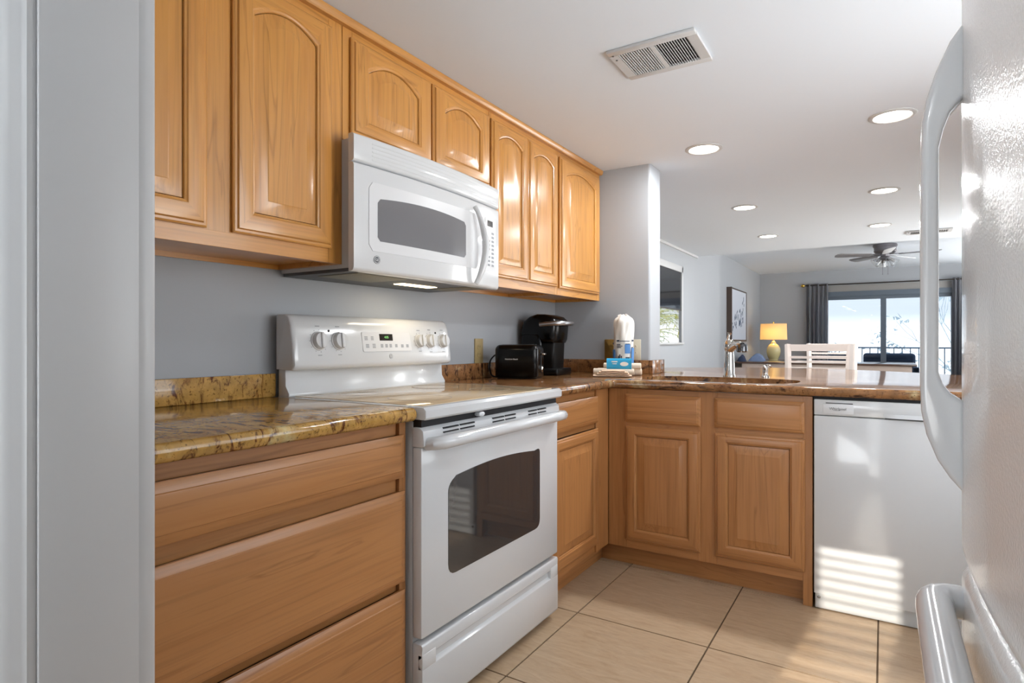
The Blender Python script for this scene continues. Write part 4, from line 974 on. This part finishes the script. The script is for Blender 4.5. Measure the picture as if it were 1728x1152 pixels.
for k in range(4):
    a = math.radians(20+90*k); mx = Matrix.Translation((fx0+.055*math.cos(a), fy0+.055*math.sin(a), 2.268)) @ Matrix.Rotation(a, 4, 'Z') @ Matrix.Rotation(math.radians(128), 4, 'Y')
    s_ = MB().lathe([(.022, 0), (.026, .02), (.044, .05), (.052, .08), (.066, .105), (.063, .105), (.049, .08), (.041, .05), (.023, .02), (.018, .002)], (0, 0, 0), 20, mx=mx).build('light_shade', M['frost'], t)
    MB().lathe([(.012, -.012), (.023, 0), (.021, .015), (.012, .02), (.016, .05), (.010, .07), (0, .072)], (0, 0, 0), 14, mx=mx).build('lamp_holder', M['fan'], s_)
for dx in (-.03, .035): MB().tube([(fx0+dx, fy0-.03, 2.25), (fx0+dx, fy0-.03, 2.06), (fx0+dx, fy0-.03, 2.04)], [.0025, .0025, .006], 6).build('pull_chain', M['fan'], t)
# balcony
struct('balcony_floor', B(-.3, 4.2, 13.13, 15.0, -.16, -.02), M['concrete'])
t = thing('balcony_railing', 'dark metal balcony railing outside the sliding door', 'railing', (1.9, 14.65, -.02))
B(-.2, 4.1, 14.63, 14.67, .955, .985).build('top_rail', M['rail'], t)
B(-.2, 4.1, 14.635, 14.665, .06, .09).build('bottom_rail', M['rail'], t)
for k in range(31):
    x = -.18+k*.142; B(x-.009, x+.009, 14.641, 14.659, -.02 if k % 8 == 0 else .085, .957).build('baluster', M['rail'], t)
def sofa(x0, x1, y0, y1, label, group=None):
    t = thing('outdoor_sofa', label, 'outdoor seat', ((x0+x1)/2, (y0+y1)/2, -.02))
    B(x0, x1, y0, y1, .02, .26, bev=.02).build('base', M['navy'], t)
    B(x0+.03, x1-.03, y0+.06, y1-.12, .26, .40, bev=.04, seg=4).build('seat_cushion', M['navy'], t)
    B(x0+.04, x1-.04, y1-.20, y1, .30, .87, bev=.06, seg=4).build('back_cushion', M['navy'], t)
    for xx in (x0, x1-.10): B(xx, xx+.10, y0, y1, .02, .62, bev=.03, seg=3).build('armrest', M['navy'], t)
    for xx in (x0+.06, x1-.06):
        for yy in (y0+.06, y1-.06): B(xx-.02, xx+.02, yy-.02, yy+.02, -.02, .03).build('foot', M['rail'], t)
sofa(1.38, 2.33, 13.25, 13.95, 'navy cushioned outdoor loveseat on the balcony, right of the door mullion')
sofa(.72, 1.34, 13.30, 13.95, 'navy outdoor armchair on the balcony, left of the loveseat')
# garden seen through the windows
def palm(x, y, z0, h, nl, ln, label, mt, group=None, seed=1):
    t = thing('palm', label, 'palm', (x, y, z0), 0, group); r = random.Random(seed)
    MB().tube([(x, y, z0), (x+.03, y, z0+h*.5), (x+.05, y+.02, z0+h)], [.09, .07, .06], 8).build('trunk', M['bark'], t)
    mb = MB()
    for k in range(nl):
        a = 2*PI*k/nl+r.uniform(-.2, .2); el = r.uniform(-.1, 1.25); L0 = ln*r.uniform(.75, 1.1)
        d = Vector((math.cos(a), math.sin(a), 0)); pts = []
        for j in range(9):
            q = j/8; pts.append(Vector((x+.05, y+.02, z0+h))+d*(L0*q*math.cos(el*.8))+Vector((0, 0, L0*(q*math.sin(el)-.55*q*q))))
        sd = Vector((-d.y, d.x, 0))
        for j in range(1, 8):
            for s in (-1, 1):
                p = pts[j]; tip = p+(pts[j+1]-p).normalized()*.16*ln+sd*s*.20*ln*(1-.6*j/8)+Vector((0, 0, -.06*ln))
                b = mb.bm; w_ = (pts[j+1]-p)*.22
                b.faces.new((b.verts.new(p), b.verts.new(p+w_), b.verts.new(tip)))
        mb.tube(pts, [.012*(1-.8*j/8) for j in range(9)], 5)
    mb.build('fronds', M[mt], t)
struct('ground', B(-12, -.55, 2, 16, -.5, -.3).box(-12, 12, 15.05, 40, -4.2, -4.0), M['gravel'])
gi = 0
for (x, y, h, nl, ln, lb) in ((-1.75, 9.9, 1.2, 26, 1.0, 'yellow-green palm seen through the dining window, nearest the wall'), (-2.5, 12.4, 1.6, 26, 1.3, 'yellow-green palm outside, farther left behind the nearer palm'), (-1.35, 8.6, .95, 18, .6, 'low green palm just outside the dining window')):
    palm(x, y, -.3, h+.3, nl, ln, lb, 'palm' if gi < 2 else 'shrub', 'palms outside the dining window', gi+1); gi += 1
def branchy(x, y, z0, h, label, seed):
    t = thing('tree', label, 'tree', (x, y, z0)); r = random.Random(seed); mb = MB(); lf = MB()
    tips = []
    def grow(p, d, ln, rad, lv):
        q = p+d*ln; mb.tube([p, (p+q)/2+Vector((r.uniform(-.1, .1), 0, r.uniform(-.05, .05)))*ln, q], [rad, rad*.8, rad*.6], 6)
        if lv == 0: tips.append(q); return
        for k in range(3): grow(q, (d+Vector((r.uniform(-.9, .9), r.uniform(-.4, .4), r.uniform(-.3, .5)))).normalized(), ln*.68, rad*.55, lv-1)
    grow(Vector((x, y, z0)), Vector((r.uniform(-.2, .2), 0, 1)), h*.42, .05, 3)
    for p in tips:
        for k in range(5):
            c = p+Vector((r.uniform(-.25, .25), r.uniform(-.25, .25), r.uniform(-.2, .25))); b = lf.bm
            b.faces.new([b.verts.new(c+Vector((r.uniform(-.1, .1), r.uniform(-.1, .1), r.uniform(-.1, .1)))) for _ in range(3)])
    mb.build('branches', M['palet'], t); lf.build('leaves', M['palet'], t)
branchy(4.2, 20, -4, 6.5, 'pale leafy tree outside, right part of the sliding door', 5)
branchy(1.6, 21, -4, 5.0, 'bare pale branches outside the left glass of the sliding door', 9)
